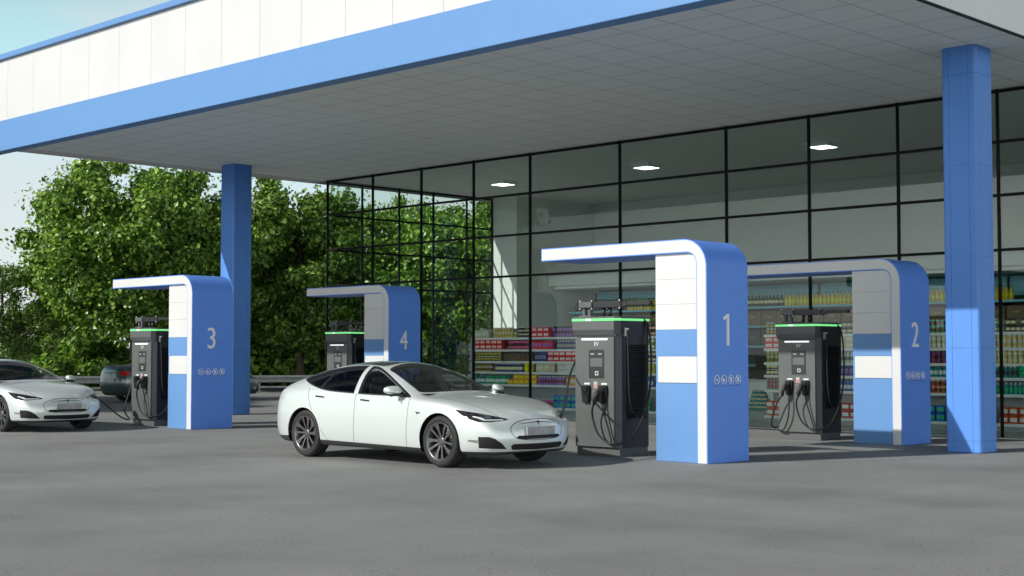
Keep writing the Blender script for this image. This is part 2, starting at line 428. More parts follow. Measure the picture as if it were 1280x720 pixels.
ZZ = [0.02]+TZ+[ZT]
for a, b in zip(MX[:-1], MX[1:]):
    for z0, z1 in zip(ZZ[:-1], ZZ[1:]):
        sbox('window_pane', SHOPGLASS, a+.02, b-.02, GY+.012, GY+.022, z0, z1)
for a, b in zip(LY[:-1], LY[1:]):
    for z0, z1 in zip(ZZ[:-1], ZZ[1:]):
        sbox('window_pane', SIDEGLASS, SX0+.012, SX0+.022, a+.05, b-.01, z0, z1)

# ceiling lamps: shallow square trays with a glowing face
for k, (x, lab) in enumerate(((-27.95, 'square white ceiling lamp nearest the white pier at the glass side wall'),
                              (-22.8, 'square white ceiling lamp above kiosk 1, middle of three'),
                              (-17.6, 'square white ceiling lamp nearest the right hand blue column'))):
    t = thing('ceiling_lamp', lab, 'ceiling lamp', (x, 28.28, SOF), 'square lamps on the shop ceiling')
    h0, h1 = .33, .24
    m_ = MB()
    vs = [(s*h0, u*h0, -.002) for s, u in ((-1, -1), (1, -1), (1, 1), (-1, 1))]+[(s*h1, u*h1, -.09) for s, u in ((-1, -1), (1, -1), (1, 1), (-1, 1))]
    m_.add(vs, [(i, (i+1) % 4, (i+1) % 4+4, i+4) for i in range(4)]+[(0, 1, 2, 3), (4, 5, 6, 7)])
    m_.build('lamp_tray', mat('lamp_tray', (.8, .8, .8), .4), t)
    MB().box(-h1+.01, h1-.01, -h1+.01, h1-.01, -.1, -.0925).build('diffuser', LAMPEMIT, t)

# ------------------------------------------------------------------ kiosks
def kiosk(x1, y0, num, label, arm=3.17, arm_label=None):
    """inverted-L portal: x1 = right face, y0 = front face"""
    t = thing('kiosk', label, 'kiosk', (x1, y0+.495, 0), 'numbered blue and white charging kiosks')
    D = .99; H = 3.17; R = .40; th = .195; tw = .18
    def outline(g):
        # outer path (tip -> corner -> foot) and inner path back
        P = [(-arm+g, H-g)]
        for k in range(9):
            a = math.radians(90-90*k/8); P.append((-R+(R-g)*math.cos(a), H-R+(R-g)*math.sin(a)))
        P.append((-g, 0.003+g*.3))
        Q = [(-tw+g, 0.003+g*.3)]
        r = R-tw-.06
        for k in range(7):
            a = math.radians(90*k/6); Q.append((-tw-r+(r+g)*math.cos(a), H-th-r+(r+g)*math.sin(a)))
        Q.append((-arm+g, H-th+g))
        return P, Q
    def band(m_, g, ya, yb, mi):
        P, Q = outline(g)
        # strip quads between outer and inner path, resampled to the same count
        def res(C, n):
            d = [0]
            for a, b in zip(C[:-1], C[1:]): d.append(d[-1]+math.dist(a, b))
            out = []
            for k in range(n):
                s_ = d[-1]*k/(n-1); j = 0
                while j < len(d)-2 and d[j+1] < s_: j += 1
                u = (s_-d[j])/max(1e-9, d[j+1]-d[j]); out.append((C[j][0]+(C[j+1][0]-C[j][0])*u, C[j][1]+(C[j+1][1]-C[j][1])*u))
            return out
        # keep exact corner samples: arm part, arc part, leg part
        Pa, Pc, Pl = [P[0], P[1]], P[1:10], [P[9], P[10]]
        Qr = Q[::-1]; Qa, Qc, Ql = [Qr[0], Qr[1]], Qr[1:8], [Qr[7], Qr[8]]
        A = res(Pa, 2)+res(Pc, 13)[1:]+res(Pl, 2)[1:]; B = res(Qa, 2)+res(Qc, 13)[1:]+res(Ql, 2)[1:]
        n = len(A)
        vs = [(p[0], ya, p[1]) for p in A]+[(p[0], ya, p[1]) for p in B]+[(p[0], yb, p[1]) for p in A]+[(p[0], yb, p[1]) for p in B]
        f1 = []; f2 = []; fo = []; fi = []
        for i in range(n-1):
            f1.append((i, i+1, n+i+1, n+i)); f2.append((2*n+i, 3*n+i, 3*n+i+1, 2*n+i+1))
            fo.append((i, 2*n+i, 2*n+i+1, i+1)); fi.append((n+i, n+i+1, 3*n+i+1, 3*n+i))
        m_.add(vs, f1+f2, mi); m_.add(vs, fo+fi, mi, True)
        m_.add(vs, [(0, n, 3*n, 2*n), (n-1, 3*n-1, 4*n-1, 2*n-1)], mi)
    m_ = MB(); band(m_, 0, -D/2, D/2, 0); o = m_.build('shell', BLUE_SHADE, t); flat_fix(o)
    for sgn in (-1, 1):
        m_ = MB(); band(m_, .014, sgn*D/2-(.0035 if sgn < 0 else -.0005), sgn*D/2-(-.0005 if sgn < 0 else -.0035), 0)
        o = m_.build('face_band', WHITE, t)
    xa, xb = -.95, -tw-.002; ya, yb = -D/2+.05, D/2-.05
    m_ = MB()
    for z0, z1 in ((1.885, 2.2465), (2.2485, 2.6065), (2.6085, H-th-.003)): m_.box(xa, xb, ya, yb, z0, z1, 0, .002, 1)
    m_.build('upper_panel', WHITE, t)
    MB().box(xa+.001, xb, ya-.002, yb+.002, 1.505, 1.883, 0, .002, 1).build('blue_panel', BLUE_LIT, t)
    m_ = MB(); m_.box(xa+.04, xb-.012, ya-.006, yb+.006, 1.125, 1.5, 0, .003, 1)
    m_.build('sign_panel', WHITE, t)
    MB().box(xa+.002, xb-.001, ya+.004, yb-.004, 1.12, 1.504).build('panel_frame', BLUE_LIT, t)
    MB().box(xa+.001, xb, ya-.002, yb+.002, .003, 1.118, 0, .002, 1).build('base_panel', BLUE_LIT, t)
    SIL = mat('silver_sign', (0.86, 0.865, 0.86), .45)
    if num == '1':
        n = MB().prism([(-.005, 0), (.036, 0), (.036, .452), (.006, .452), (-.082, .408), (-.082, .362), (-.005, .396)], -.012, .012, 0, 'z').build('numeral', SIL, t)
    else: n = text_mesh(num, .62, .012, 'numeral', SIL, t, .82, -.002)
    n.matrix_local = Matrix(((0, 0, 1, .010), (1, 0, 0, -.03), (0, 1, 0, 1.655), (0, 0, 0, 1)))
    # four small prohibition signs with captions
    for k in range(4):
        cy = -.275+k*.17; cz = 1.175
        m_ = MB()
        ringp = []
        for j in range(25):
            a = 2*PI*j/24; ringp.append((.006, cy+.062*math.cos(a), cz+.062*math.sin(a)))
        m_.tube(ringp, .0055, 5, 0, spline=False)
        m_.tube([(.006, cy-.043, cz+.043), (.006, cy+.043, cz-.043)], .005, 5, 0)
        if k == 0:   # cigarette
            m_.box(.001, .007, cy-.035, cy+.03, cz-.014, cz-.004); m_.tube([(.005, cy+.025, cz), (.005, cy+.035, cz+.012), (.005, cy+.026, cz+.024)], .003, 4, 0)
        elif k == 1:  # flame / match
            m_.box(.001, .007, cy-.03, cy-.005, cz-.03, cz+.01); m_.prism([(cy-.015, cz-.02), (cy+.03, cz-.02), (cy+.02, cz+.005), (cy+.005, cz+.005)], .001, .008, 0, 'x')
        elif k == 2:  # figure
            m_.box(.001, .007, cy-.012, cy+.012, cz-.035, cz+.016); m_.cyl((.001, cy, cz+.028), (.007, cy, cz+.028), .011, n=8)
            m_.box(.001, .0065, cy-.026, cy+.026, cz+.004, cz+.012)
        else:         # telephone
            m_.prism([(cy-.016, cz-.034), (cy+.016, cz-.034), (cy+.016, cz+.034), (cy-.016, cz+.034)], .001, .004, 0, 'x'); m_.box(.002, .008, cy-.018, cy-.01, cz-.036, cz+.036)
            m_.box(.002, .008, cy+.01, cy+.018, cz-.036, cz+.036)
        m_.build('prohibition_sign', SIL, t)
        m_ = MB()
        for (a, b) in ((-.055, -.03), (-.024, .012), (.018, .05)): m_.box(.0005, .002, cy+a, cy+b, cz-.094, cz-.084)
        m_.build('caption', mat('caption_ink', (.10, .105, .13), .6), t)
    return t
def flat_fix(o):
    # smooth only the rounded corner strips
    me = o.data
    me.set_sharp_from_angle(angle=math.radians(35))
kiosk(-11.95, 16.15, '1', 'sunlit blue and white inverted L kiosk with silver numeral 1, nearest the camera')
kiosk(-12.07, 21.76, '2', 'blue and white inverted L kiosk with silver numeral 2, beside the right column', arm=4.0)
kiosk(-24.95, 16.22, '3', 'blue and white inverted L kiosk with silver numeral 3, behind the left white car', arm=3.13)
kiosk(-25.3, 21.8, '4', 'half shaded kiosk with silver numeral 4, seen over the roof of the middle car', arm=3.13)

# ------------------------------------------------------------------ chargers
def plug(m_, x, y, z):
    """connector hanging in a holster: nose, angled body, handle going down"""
    m_.cyl((x, y+.02, z+.03), (x, y-.09, z+.02), .038, .042, 12)
    m_.tube([(x, y-.06, z+.03), (x-.012, y-.13, z-.02), (x-.035, y-.15, z-.10), (x-.055, y-.135, z-.17)], lambda t: .040-.014*t, 10, 0, 5)
    m_.tube([(x+.01, y-.07, z+.01), (x+.015, y-.085, z-.09), (x+.03, y-.06, z-.16)], lambda t: .032-.012*t, 8, 0, 5)
def charger(x0, y0, label, plugs, car_cable=None):
    """x0,y0 = front left foot; front faces -Y"""
    W, D, H = .88, .72, 2.07
    t = thing('charger', label, 'charger', (x0+W/2, y0+D/2, 0), 'tall grey charging cabinets')
    hw, hd = W/2, D/2
    MB().box(-hw+.02, hw-.01, -hd+.04, hd-.02, 0, .13, 0, .006).build('plinth', MIDGREY, t)
    # cabinet body: dark sides with a chamfered front
    prof = [(-hw, -hd+.05), (-hw+.05, -hd), (hw-.085, -hd), (hw, -hd+.085), (hw, hd), (-hw, hd)]
    MB().prism([(p[0]*.985, p[1]*.985) for p in prof], .13, 1.86, 0, 'z').build('cabinet', DKGREY, t)
    MB().box(-hw+.03, hw-.082, -hd-.012, -hd+.012, .14, 1.79, 0, .006).build('front_panel', GREYM, t)
    # head: wider cap with sloping underside and light bar
    m_ = MB()
    pz = [(-hd-.035, 1.90), (-hd-.035, 2.035), (hd, 2.035), (hd, 1.80), (-hd+.02, 1.80)]
    m_.prism(pz, -hw-.008, hw-.06, 0, 'x')
    m_.build('head', MIDGREY, t)
    MB().prism([(hw-.058, -hd-.035), (hw+.006, -hd+.05), (hw+.006, hd), (hw-.058, hd)], 1.83, 2.035, 0, 'z').build('head_cheek', DKGREY, t)
    MB().prism([(-hw-.014, -hd-.042), (hw-.05, -hd-.042), (hw+.012, -hd+.046), (hw+.012, hd+.004), (-hw-.014, hd+.004)], 2.037, 2.07, 0, 'z').build('status_light', GREENLED, t)
    MB().prism([(-hw-.008, -hd-.034), (hw-.05, -hd-.034), (hw+.006, -hd+.05), (hw+.006, hd), (-hw-.008, hd)], 2.0705, 2.10, 0, 'z').build('lid', MIDGREY, t)
    MB().box(-hw+.27, -hw+.37, -hd-.0455, -hd-.0425, 2.04, 2.067).build('status_window', WHITELED, t)
    MB().box(-hw+.17, hw-.20, -hd-.024, -hd-.0125, 1.745, 1.772).build('light_bar', WHITELED, t)
    # display panel
    m_ = MB(); fy = -hd-.0125
    m_.box(-.13, .17, fy-.006, fy, 1.17, 1.60, 0, .004)
    o = m_.build('display_panel', mat('display_bezel', (.035, .036, .036), .3), t)
    MB().box(-.10, .14, fy-.009, fy-.0065, 1.345, 1.475).build('display', SCREEN, o)
    for a in (-.095, .055):
        m_ = MB().box(a, a+.075, fy-.0085, fy-.0065, 1.525, 1.548); m_.build('indicator', mat('grey_icon', (.3, .31, .31), .5), o)
    m_ = MB(); m_.box(-.005, .06, fy-.0085, fy-.0065, 1.215, 1.275); m_.box(.008, .047, fy-.0105, fy-.0086, 1.228, 1.262, 1)
    m_.build('card_reader', [mat('reader_ring', (.6, .6, .6), .4), mat('display_bezel', (), .3)], o)
    tx = text_mesh('EV', .085, .001, 'logo', mat('logo_white', (.75, .75, .75), .5), t)
    tx.matrix_local = Matrix(((1, 0, 0, .02), (0, 0, -1, fy-.003), (0, 1, 0, 1.66), (0, 0, 0, 1)))
    # holsters
    for k, hx in enumerate((-.17, .17)):
        m_ = MB()
        m_.prism([(hx-.07, 1.06), (hx+.07, 1.06), (hx+.075, .98), (hx+.055, .80), (hx-.055, .80), (hx-.075, .98)], fy-.05, fy, 0, 'y')
        m_.box(hx-.045, hx+.045, fy-.075, fy-.051, .97, 1.045)
        m_.build('holster', mat('holster_black', (.010, .010, .010), .4), t)
        MB().box(hx-.055, hx+.055, fy-.004, fy-.0002, 1.075, 1.10).build('holster_label', mat('logo_white', (), .5), t)
    m_ = MB(); m_.box(-.05, .055, fy-.045, fy, .83, .99, 0, .015)
    m_.build('lock_box', MIDGREY, t)
    m_ = MB(); m_.box(-.035, .035, fy-.004, fy-.0002, 1.02, 1.12); m_.box(-.02, .025, fy-.006, fy-.0042, 1.03, 1.075, 1)
    m_.build('sticker', [mat('sticker_white', (.45, .42, .42), .5), mat('sticker_red', (.65, .16, .16), .5)], t)
    # louvred vent on the right side
    m_ = MB(); X = hw*.985
    m_.box(X-.01, X+.004, -.17, .30, .55, 1.68, 0)
    z = .57
    while z < 1.66:
        m_.prism([(X+.004, z), (X+.022, z+.004), (X+.004, z+.026)], -.165, .295, 0, 'y'); z += .036
    m_.build('vent', mat('vent_black', (.008, .009, .011), .45), t)
    MB().box(X-.002, X+.01, -.26, -.225, .86, 1.02, 0, .004).build('door_handle', RUBBER, t)
    m_ = MB(); m_.box(X-.005, X+.05, -.235, -.195, 1.80, 1.93, 0, .01); m_.cyl((X+.0, -.215, 1.9), (X+.09, -.215, 1.91), .014)
    m_.build('cable_hook', mat('logo_white2', (.3, .3, .3), .4), t)
    # cable arm on the roof
    m_ = MB()
    m_.box(-.40, -.16, -.30, .02, 2.10, 2.125); m_.box(-.36, -.31, -.26, -.20, 2.125, 2.24); m_.box(-.25, -.20, -.26, -.20, 2.125, 2.24)
    m_.box(-.40, -.14, -.31, -.12, 2.24, 2.33, 0, .01)
    m_.build('cable_bracket', MIDGREY, t)
    m_ = MB()
    m_.box(-.138, .42, -.28, -.14, 2.235, 2.335, 0, .008); m_.prism([(.42, 2.24), (.52, 2.26), (.52, 2.32), (.42, 2.33)], -.26, -.16, 0, 'y')
    m_.box(.52, .95, -.255, -.165, 2.262, 2.318, 0, .006)
    for px in (.02, .14): m_.cyl((px, -.2, 2.1), (px, -.2, 2.24), .028)
    m_.build('cable_arm', mat('arm_black', (.02, .021, .023), .4), t)
    m_ = MB()
    for px in (-.39, -.15, .40):
        for pz in (2.345, 2.228):
            m_.cyl((px, -.285, pz-.012), (px, -.285, pz+.012), .014, .006, 8)
    m_.build('bolt', mat('logo_white', (), .5), t)
    # cables: one loops down the front and back up the right side; one hangs on the hook
    if 1 in plugs:
        m_ = MB(); plug(m_, .17, fy-.03, .96); pl = m_.build('charging_plug', RUBBER, t)
        m_ = MB()
        m_.tube([(.115, fy-.165, .80), (.07, fy-.16, .70), (.06, fy-.13, .56), (.13, fy-.11, .36), (.26, fy-.09, .24), (.40, fy-.06, .20), (hw+.08, -hd+.10, .24), (hw+.12, -.08, .40), (hw+.13, .14, .75), (hw+.12, .26, 1.20), (hw+.09, .29, 1.70), (hw+.05, .27, 1.98), (hw-.02, .22, 2.09)], .0155, 8, 0, 8)
        m_.tube([(.20, fy-.09, .80), (.235, fy-.07, .62), (.30, fy-.05, .40), (.355, fy-.05, .22)], .013, 8, 0, 6)
        m_.build('charging_cable', RUBBER, pl)
    if 0 in plugs:
        m_ = MB(); plug(m_, -.17, fy-.03, .96); pl = m_.build('charging_plug', RUBBER, t)
        m_ = MB()
        m_.tube([(-.225, fy-.165, .80), (-.33, fy-.17, .66), (-.44, fy-.15, .42), (-.50, fy-.10, .26), (-.49, fy+.0, .20), (-.45, fy+.04, .23)], .0155, 8, 0, 8)
        m_.tube([(-.14, fy-.09, .80), (-.125, fy-.10, .60), (-.16, fy-.09, .38), (-.25, fy-.07, .20), (-.34, fy-.05, .155), (-.42, fy-.02, .17)], .0135, 8, 0, 8)
        m_.build('charging_cable', RUBBER, pl)
    m_ = MB()
    m_.tube([(X+.055, -.215, 1.90), (X+.06, -.205, 1.70), (X+.06, -.19, 1.2), (X+.06, -.16, .82), (X+.062, -.06, .62), (X+.062, .06, .60), (X+.062, .17, .75), (X+.06, .24, 1.1), (X+.055, .27, 1.6), (X+.04, .27, 1.95), (X-.03, .24, 2.08)], .012, 8, 0, 8)
    m_.build('spare_cable', RUBBER, t)
    if car_cable:
        m_ = MB(); m_.tube(car_cable, .0155, 8, 0, 10); m_.build('charging_cable', RUBBER, t)
        a = Vector(car_cable[0]); b = Vector(car_cable[1]); d = (b-a).normalized()
        MB().cyl(a-d*.02, a+d*.13, .032, .022, 10).build('charging_plug', RUBBER, t)
    return t
charger(-14.57, 16.3, 'charging cabinet in front of kiosk 1, cabled to the middle car, one holster empty', (1,),
        [(-13.42+14.13, 14.72-16.66, .665), (-13.50+14.13, 14.85-16.66, .71), (-13.83+14.13, 15.3-16.66, .906), (-14.50+14.13, 16.10-16.66, 1.17), (-.475, -.30, 1.42), (-.475, -.10, 1.70), (-.455, .05, 2.0), (-.38, .08, 2.085)])
charger(-14.63, 21.9, 'charging cabinet in front of kiosk 2 with both plugs in their holsters', (0, 1))
charger(-27.57, 16.4, 'charging cabinet in front of kiosk 3, cabled to the left white car', (1,),
        [(-26.24+27.13, 14.74-16.76, .70), (-26.2+27.13, 14.95-16.76, .55), (.55, -1.2, .24), (.15, -.75, .16), (-.38, -.55, .34), (-.47, -.36, .8), (-.48, -.12, 1.5), (-.455, .05, 2.0), (-.38, .08, 2.085)])
charger(-27.75, 21.9, 'charging cabinet in front of kiosk 4, half hidden behind the middle car', (0, 1))
# ------------------------------------------------------------------ cars
AXF, AXR, WZ = 1.46, -1.50, 0.354
def car_cage():
    c0x = [2.30, 2.08, 1.78, 1.48, 1.20, 0.99, .62, .22, -.25, -.72, -1.15, -1.58, -1.95, -2.20, -2.37]
    c0z = [.745, .825, .895, .948, .985, 1.015, 1.195, 1.36, 1.440, 1.442, 1.405, 1.330, 1.235, 1.155, 1.125]
    c4x = [2.10, 1.95, 1.72, 1.46, 1.19, .95, .62, .22, -.25, -.72, -1.15, -1.58, -1.93, -2.12, -2.24]
    c4y = [.745, .845, .905, .935, .94, .935, .925, .915, .91, .91, .918, .925, .905, .855, .785]
    c4z = [.695, .79, .855, .892, .905, .915, .93, .945, .965, .985, 1.005, 1.02, 1.02, 1.005, .985]
    c2x = [2.24, 2.04, 1.76, 1.47, 1.19, .88, .53, .15, -.28, -.74, -1.17, -1.59, -1.95, -2.18, -2.34]
    c2y = [.45, .52, .57, .60, .64, .765, .715, .655, .612, .605, .612, .625, .635, .615, .57]
    c2z = [.728, .815, .885, .932, .957, .967, 1.125, 1.275, 1.375, 1.382, 1.335, 1.255, 1.165, 1.10, 1.08]
    n = 15
    deck = []
    for i in range(n):
        a = Vector((c0x[i], 0, c0z[i])); c = Vector((c2x[i], c2y[i], c2z[i])); e = Vector((c4x[i], c4y[i], c4z[i]))
        b = Vector((a.x-.22*(a.x-c.x), c.y*.52, a.z-.20*(a.z-c.z)))
        d = (c+e)/2
        if 5 < i < 13: d.y += .028; d.z += .006
        elif i <= 4: d.z += .010
        else: d.z += .004
        deck.append([a, b, c, d, e])
    # side rows below the belt: r1..r5
    r2y = [.815, .905, .950, .972, .965, .958, .953, .952, .953, .957, .967, .982, .965, .90, .815]
    r1x = [2.17, 1.99, 1.73, 1.46, 1.19, .95, .62, .22, -.25, -.72, -1.15, -1.58, -1.95, -2.17, -2.31]
    r2x = [2.23, 2.04, 1.75, 1.46, 1.19, .95, .62, .22, -.25, -.72, -1.15, -1.58, -1.97, -2.22, -2.37]
    side = []
    for i in range(n):
        e = deck[i][4]
        y2 = r2y[i]; dx = r2x[i]-r1x[i]
        r1 = Vector((r1x[i], e.y+(y2-e.y)*.62, e.z-.075))
        r2 = Vector((r2x[i], y2, .68))
        r3 = Vector((r2x[i]+(dx*.35 if i < 3 else 0), y2+.002, .47))
        r4 = Vector((r2x[i]+(dx*.2 if i < 3 else (.03 if i > 12 else 0)), y2-.012, .31))
        r5 = Vector((r2x[i]-(.05 if i < 3 else (-.08 if i > 12 else 0)), y2-.045, .185 if i < 12 else .22))
        side.append([r1, r2, r3, r4, r5])
    fr = {0: [(2.385, 0, .675), (2.445, 0, .57), (2.462, 0, .43), (2.455, 0, .30), (2.38, 0, .195)],
          1: [(2.372, .25, .672), (2.432, .26, .57), (2.45, .26, .43), (2.445, .26, .30), (2.37, .26, .195)],
          2: [(2.315, .49, .665), (2.385, .51, .57), (2.405, .52, .43), (2.40, .52, .30), (2.325, .51, .195)],
          3: [(2.245, .645, .655), (2.31, .69, .57), (2.325, .71, .43), (2.32, .71, .30), (2.25, .69, .19)]}
    bk = {0: [(-2.455, 0, 1.04), (-2.50, 0, .80), (-2.53, 0, .56), (-2.49, 0, .37), (-2.37, 0, .23)],
          1: [(-2.45, .29, 1.035), (-2.495, .30, .80), (-2.525, .30, .56), (-2.485, .30, .37), (-2.365, .30, .23)],
          2: [(-2.42, .56, 1.01), (-2.465, .57, .80), (-2.49, .57, .56), (-2.455, .57, .37), (-2.34, .56, .23)],
          3: [(-2.375, .70, .97), (-2.425, .72, .79), (-2.445, .72, .56), (-2.41, .72, .37), (-2.30, .71, .23)]}
    bm = bmesh.new(); V = {}
    def nv(p): return bm.verts.new(p)
    D = [[nv(p) for p in r] for r in deck]
    S = [[nv(p) for p in r] for r in side]
    Fr = [[nv(p) for p in fr[k]] for k in range(4)]+[S[0]]
    Bk = [[nv(p) for p in bk[k]] for k in range(4)]+[S[-1]]
    q = lambda *a: bm.faces.new(a)
    for i in range(n-1):
        for j in range(4): q(D[i][j], D[i][j+1], D[i+1][j+1], D[i+1][j])
        q(D[i][4], S[i][0], S[i+1][0], D[i+1][4])
        for j in range(4): q(S[i][j], S[i][j+1], S[i+1][j+1], S[i+1][j])
    for k in range(4):
        q(D[0][k+1], D[0][k], Fr[k][0], Fr[k+1][0])
        q(D[-1][k], D[-1][k+1], Bk[k+1][0], Bk[k][0])
        for j in range(4):
            q(Fr[k+1][j], Fr[k][j], Fr[k][j+1], Fr[k+1][j+1])
            q(Bk[k][j], Bk[k+1][j], Bk[k+1][j+1], Bk[k][j+1])
    # underside: inner lip row then flat floor to the centreline
    U = []
    for i in range(n):
        p = S[i][4].co; U.append([nv((p.x*.97, p.y*.86, .19)), nv((p.x*.95, 0, .19))])
    for i in range(n-1):
        q(S[i][4], U[i][0], U[i+1][0], S[i+1][4]); q(U[i][0], U[i][1], U[i+1][1], U[i+1][0])
    uf = U[0][1]; q(Fr[0][4], uf, Fr[1][4]); q(Fr[1][4], uf, U[0][0], Fr[2][4]); q(Fr[2][4], U[0][0], Fr[3][4]); q(Fr[3][4], U[0][0], S[0][4])
    ub = U[-1][1]; q(Bk[0][4], Bk[1][4], ub); q(Bk[1][4], Bk[2][4], U[-1][0], ub); q(Bk[2][4], Bk[3][4], U[-1][0]); q(Bk[3][4], S[-1][4], U[-1][0])
    bmesh.ops.recalc_face_normals(bm, faces=bm.faces)
    return bm

def seg_d(p, a, b):
    ax, ay = a; bx, by = b
    dx, dy = bx-ax, by-ay
    t = np.clip(((p[:, 0]-ax)*dx+(p[:, 1]-ay)*dy)/(dx*dx+dy*dy+1e-12), 0, 1)
    return np.hypot(p[:, 0]-ax-t*dx, p[:, 1]-ay-t*dy)
def poly_sdf(p, poly):
    d = np.full(len(p), 1e9); ins = np.zeros(len(p), bool); n = len(poly)
    for i in range(n):
        a, b = poly[i], poly[(i+1) % n]
        d = np.minimum(d, seg_d(p, a, b))
        c = ((a[1] > p[:, 1]) != (b[1] > p[:, 1]))
        with np.errstate(divide='ignore', invalid='ignore'):
            xx = (b[0]-a[0])*(p[:, 1]-a[1])/((b[1]-a[1]) if b[1] != a[1] else 1e-12)+a[0]
        ins ^= c & (p[:, 0] < xx)
    return np.where(ins, -d, d)
def smooth_poly(pts, res=6):
    P = [Vector((a, b, 0)) for a, b in pts]; n = len(P); out = []
    for i in range(n):
        p0, p1, p2, p3 = P[i-1], P[i], P[(i+1) % n], P[(i+2) % n]
        for k in range(res):
            t = k/res; v = 0.5*((2*p1)+(p2-p0)*t+(2*p0-5*p1+4*p2-p3)*t*t+(3*p1-p0-3*p2+p3)*t**3); out.append((v.x, v.y))
    return out
def round_poly(pts, r, res=4):
    """polygon with corners rounded by fillets"""
    out = []; n = len(pts)
    for i in range(n):
        p = Vector(pts[i]); a = Vector(pts[i-1])-p; b = Vector(pts[(i+1) % n])-p
        k = min(r, a.length*.45, b.length*.45)
        pa = p+a.normalized()*k; pb = p+b.normalized()*k
        for j in range(res+1):
            t = j/res; v = pa*(1-t)**2+p*2*t*(1-t)+pb*t*t; out.append((v.x, v.y))
    return out

class Cutter:
    def __init__(s, bm): s.bm = bm
    def coords(s):
        s.bm.verts.ensure_lookup_table(); s.bm.verts.index_update()
        return np.array([v.co[:] for v in s.bm.verts])
    def cut(s, fn, dom=None):
        """split the surface along fn(P)=0 where dom(P) is true at both ends"""
        P = s.coords(); f = fn(P); d = dom(P) if dom is not None else np.ones(len(P), bool)
        f = np.where(np.abs(f) < 2e-4, 0, f)
        vs = list(s.bm.verts); Z = {vs[i] for i in np.nonzero((f == 0) & d)[0]}
        E = np.array([(e.verts[0].index, e.verts[1].index) for e in s.bm.edges]); es = list(s.bm.edges)
        m = (f[E[:, 0]]*f[E[:, 1]] < 0) & d[E[:, 0]] & d[E[:, 1]]
        for k in np.nonzero(m)[0]:
            e = es[k]; a, b = E[k]; t = f[a]/(f[a]-f[b])
            ne, v = bmesh.utils.edge_split(e, e.verts[0] if e.verts[0].index == a else e.verts[1], t)
            v.index = -1; Z.add(v)
        fs = set()
        for v in Z: fs.update(v.link_faces)
        for fc in fs:
            zz = [l.vert for l in fc.loops if l.vert in Z]
            if len(zz) == 2:
                a, b = zz
                if not any(b in e.verts for e in a.link_edges):
                    try: bmesh.utils.face_split(fc, a, b)
                    except ValueError: pass
    def cut_poly(s, poly, proj, dom, margin=.03):
        n = len(poly)
        for i in range(n):
            a, b = poly[i], poly[(i+1) % n]; L_ = math.dist(a, b)
            if L_ < 1e-5: continue
            nx, ny = (b[1]-a[1])/L_, -(b[0]-a[0])/L_
            def fn(P): q = proj(P); return (q[:, 0]-a[0])*nx+(q[:, 1]-a[1])*ny
            def dm(P): return dom(P) & (seg_d(proj(P), a, b) < margin)
            s.cut(fn, dm)

pXZ = lambda P: P[:, [0, 2]]
pYZ = lambda P: P[:, [1, 2]]
pXY = lambda P: P[:, [0, 1]]
def pPH(P): return np.stack([np.degrees(np.arctan2(P[:, 1], P[:, 0]-1.3))/50.0, P[:, 2]], 1)   # angle round the nose, height

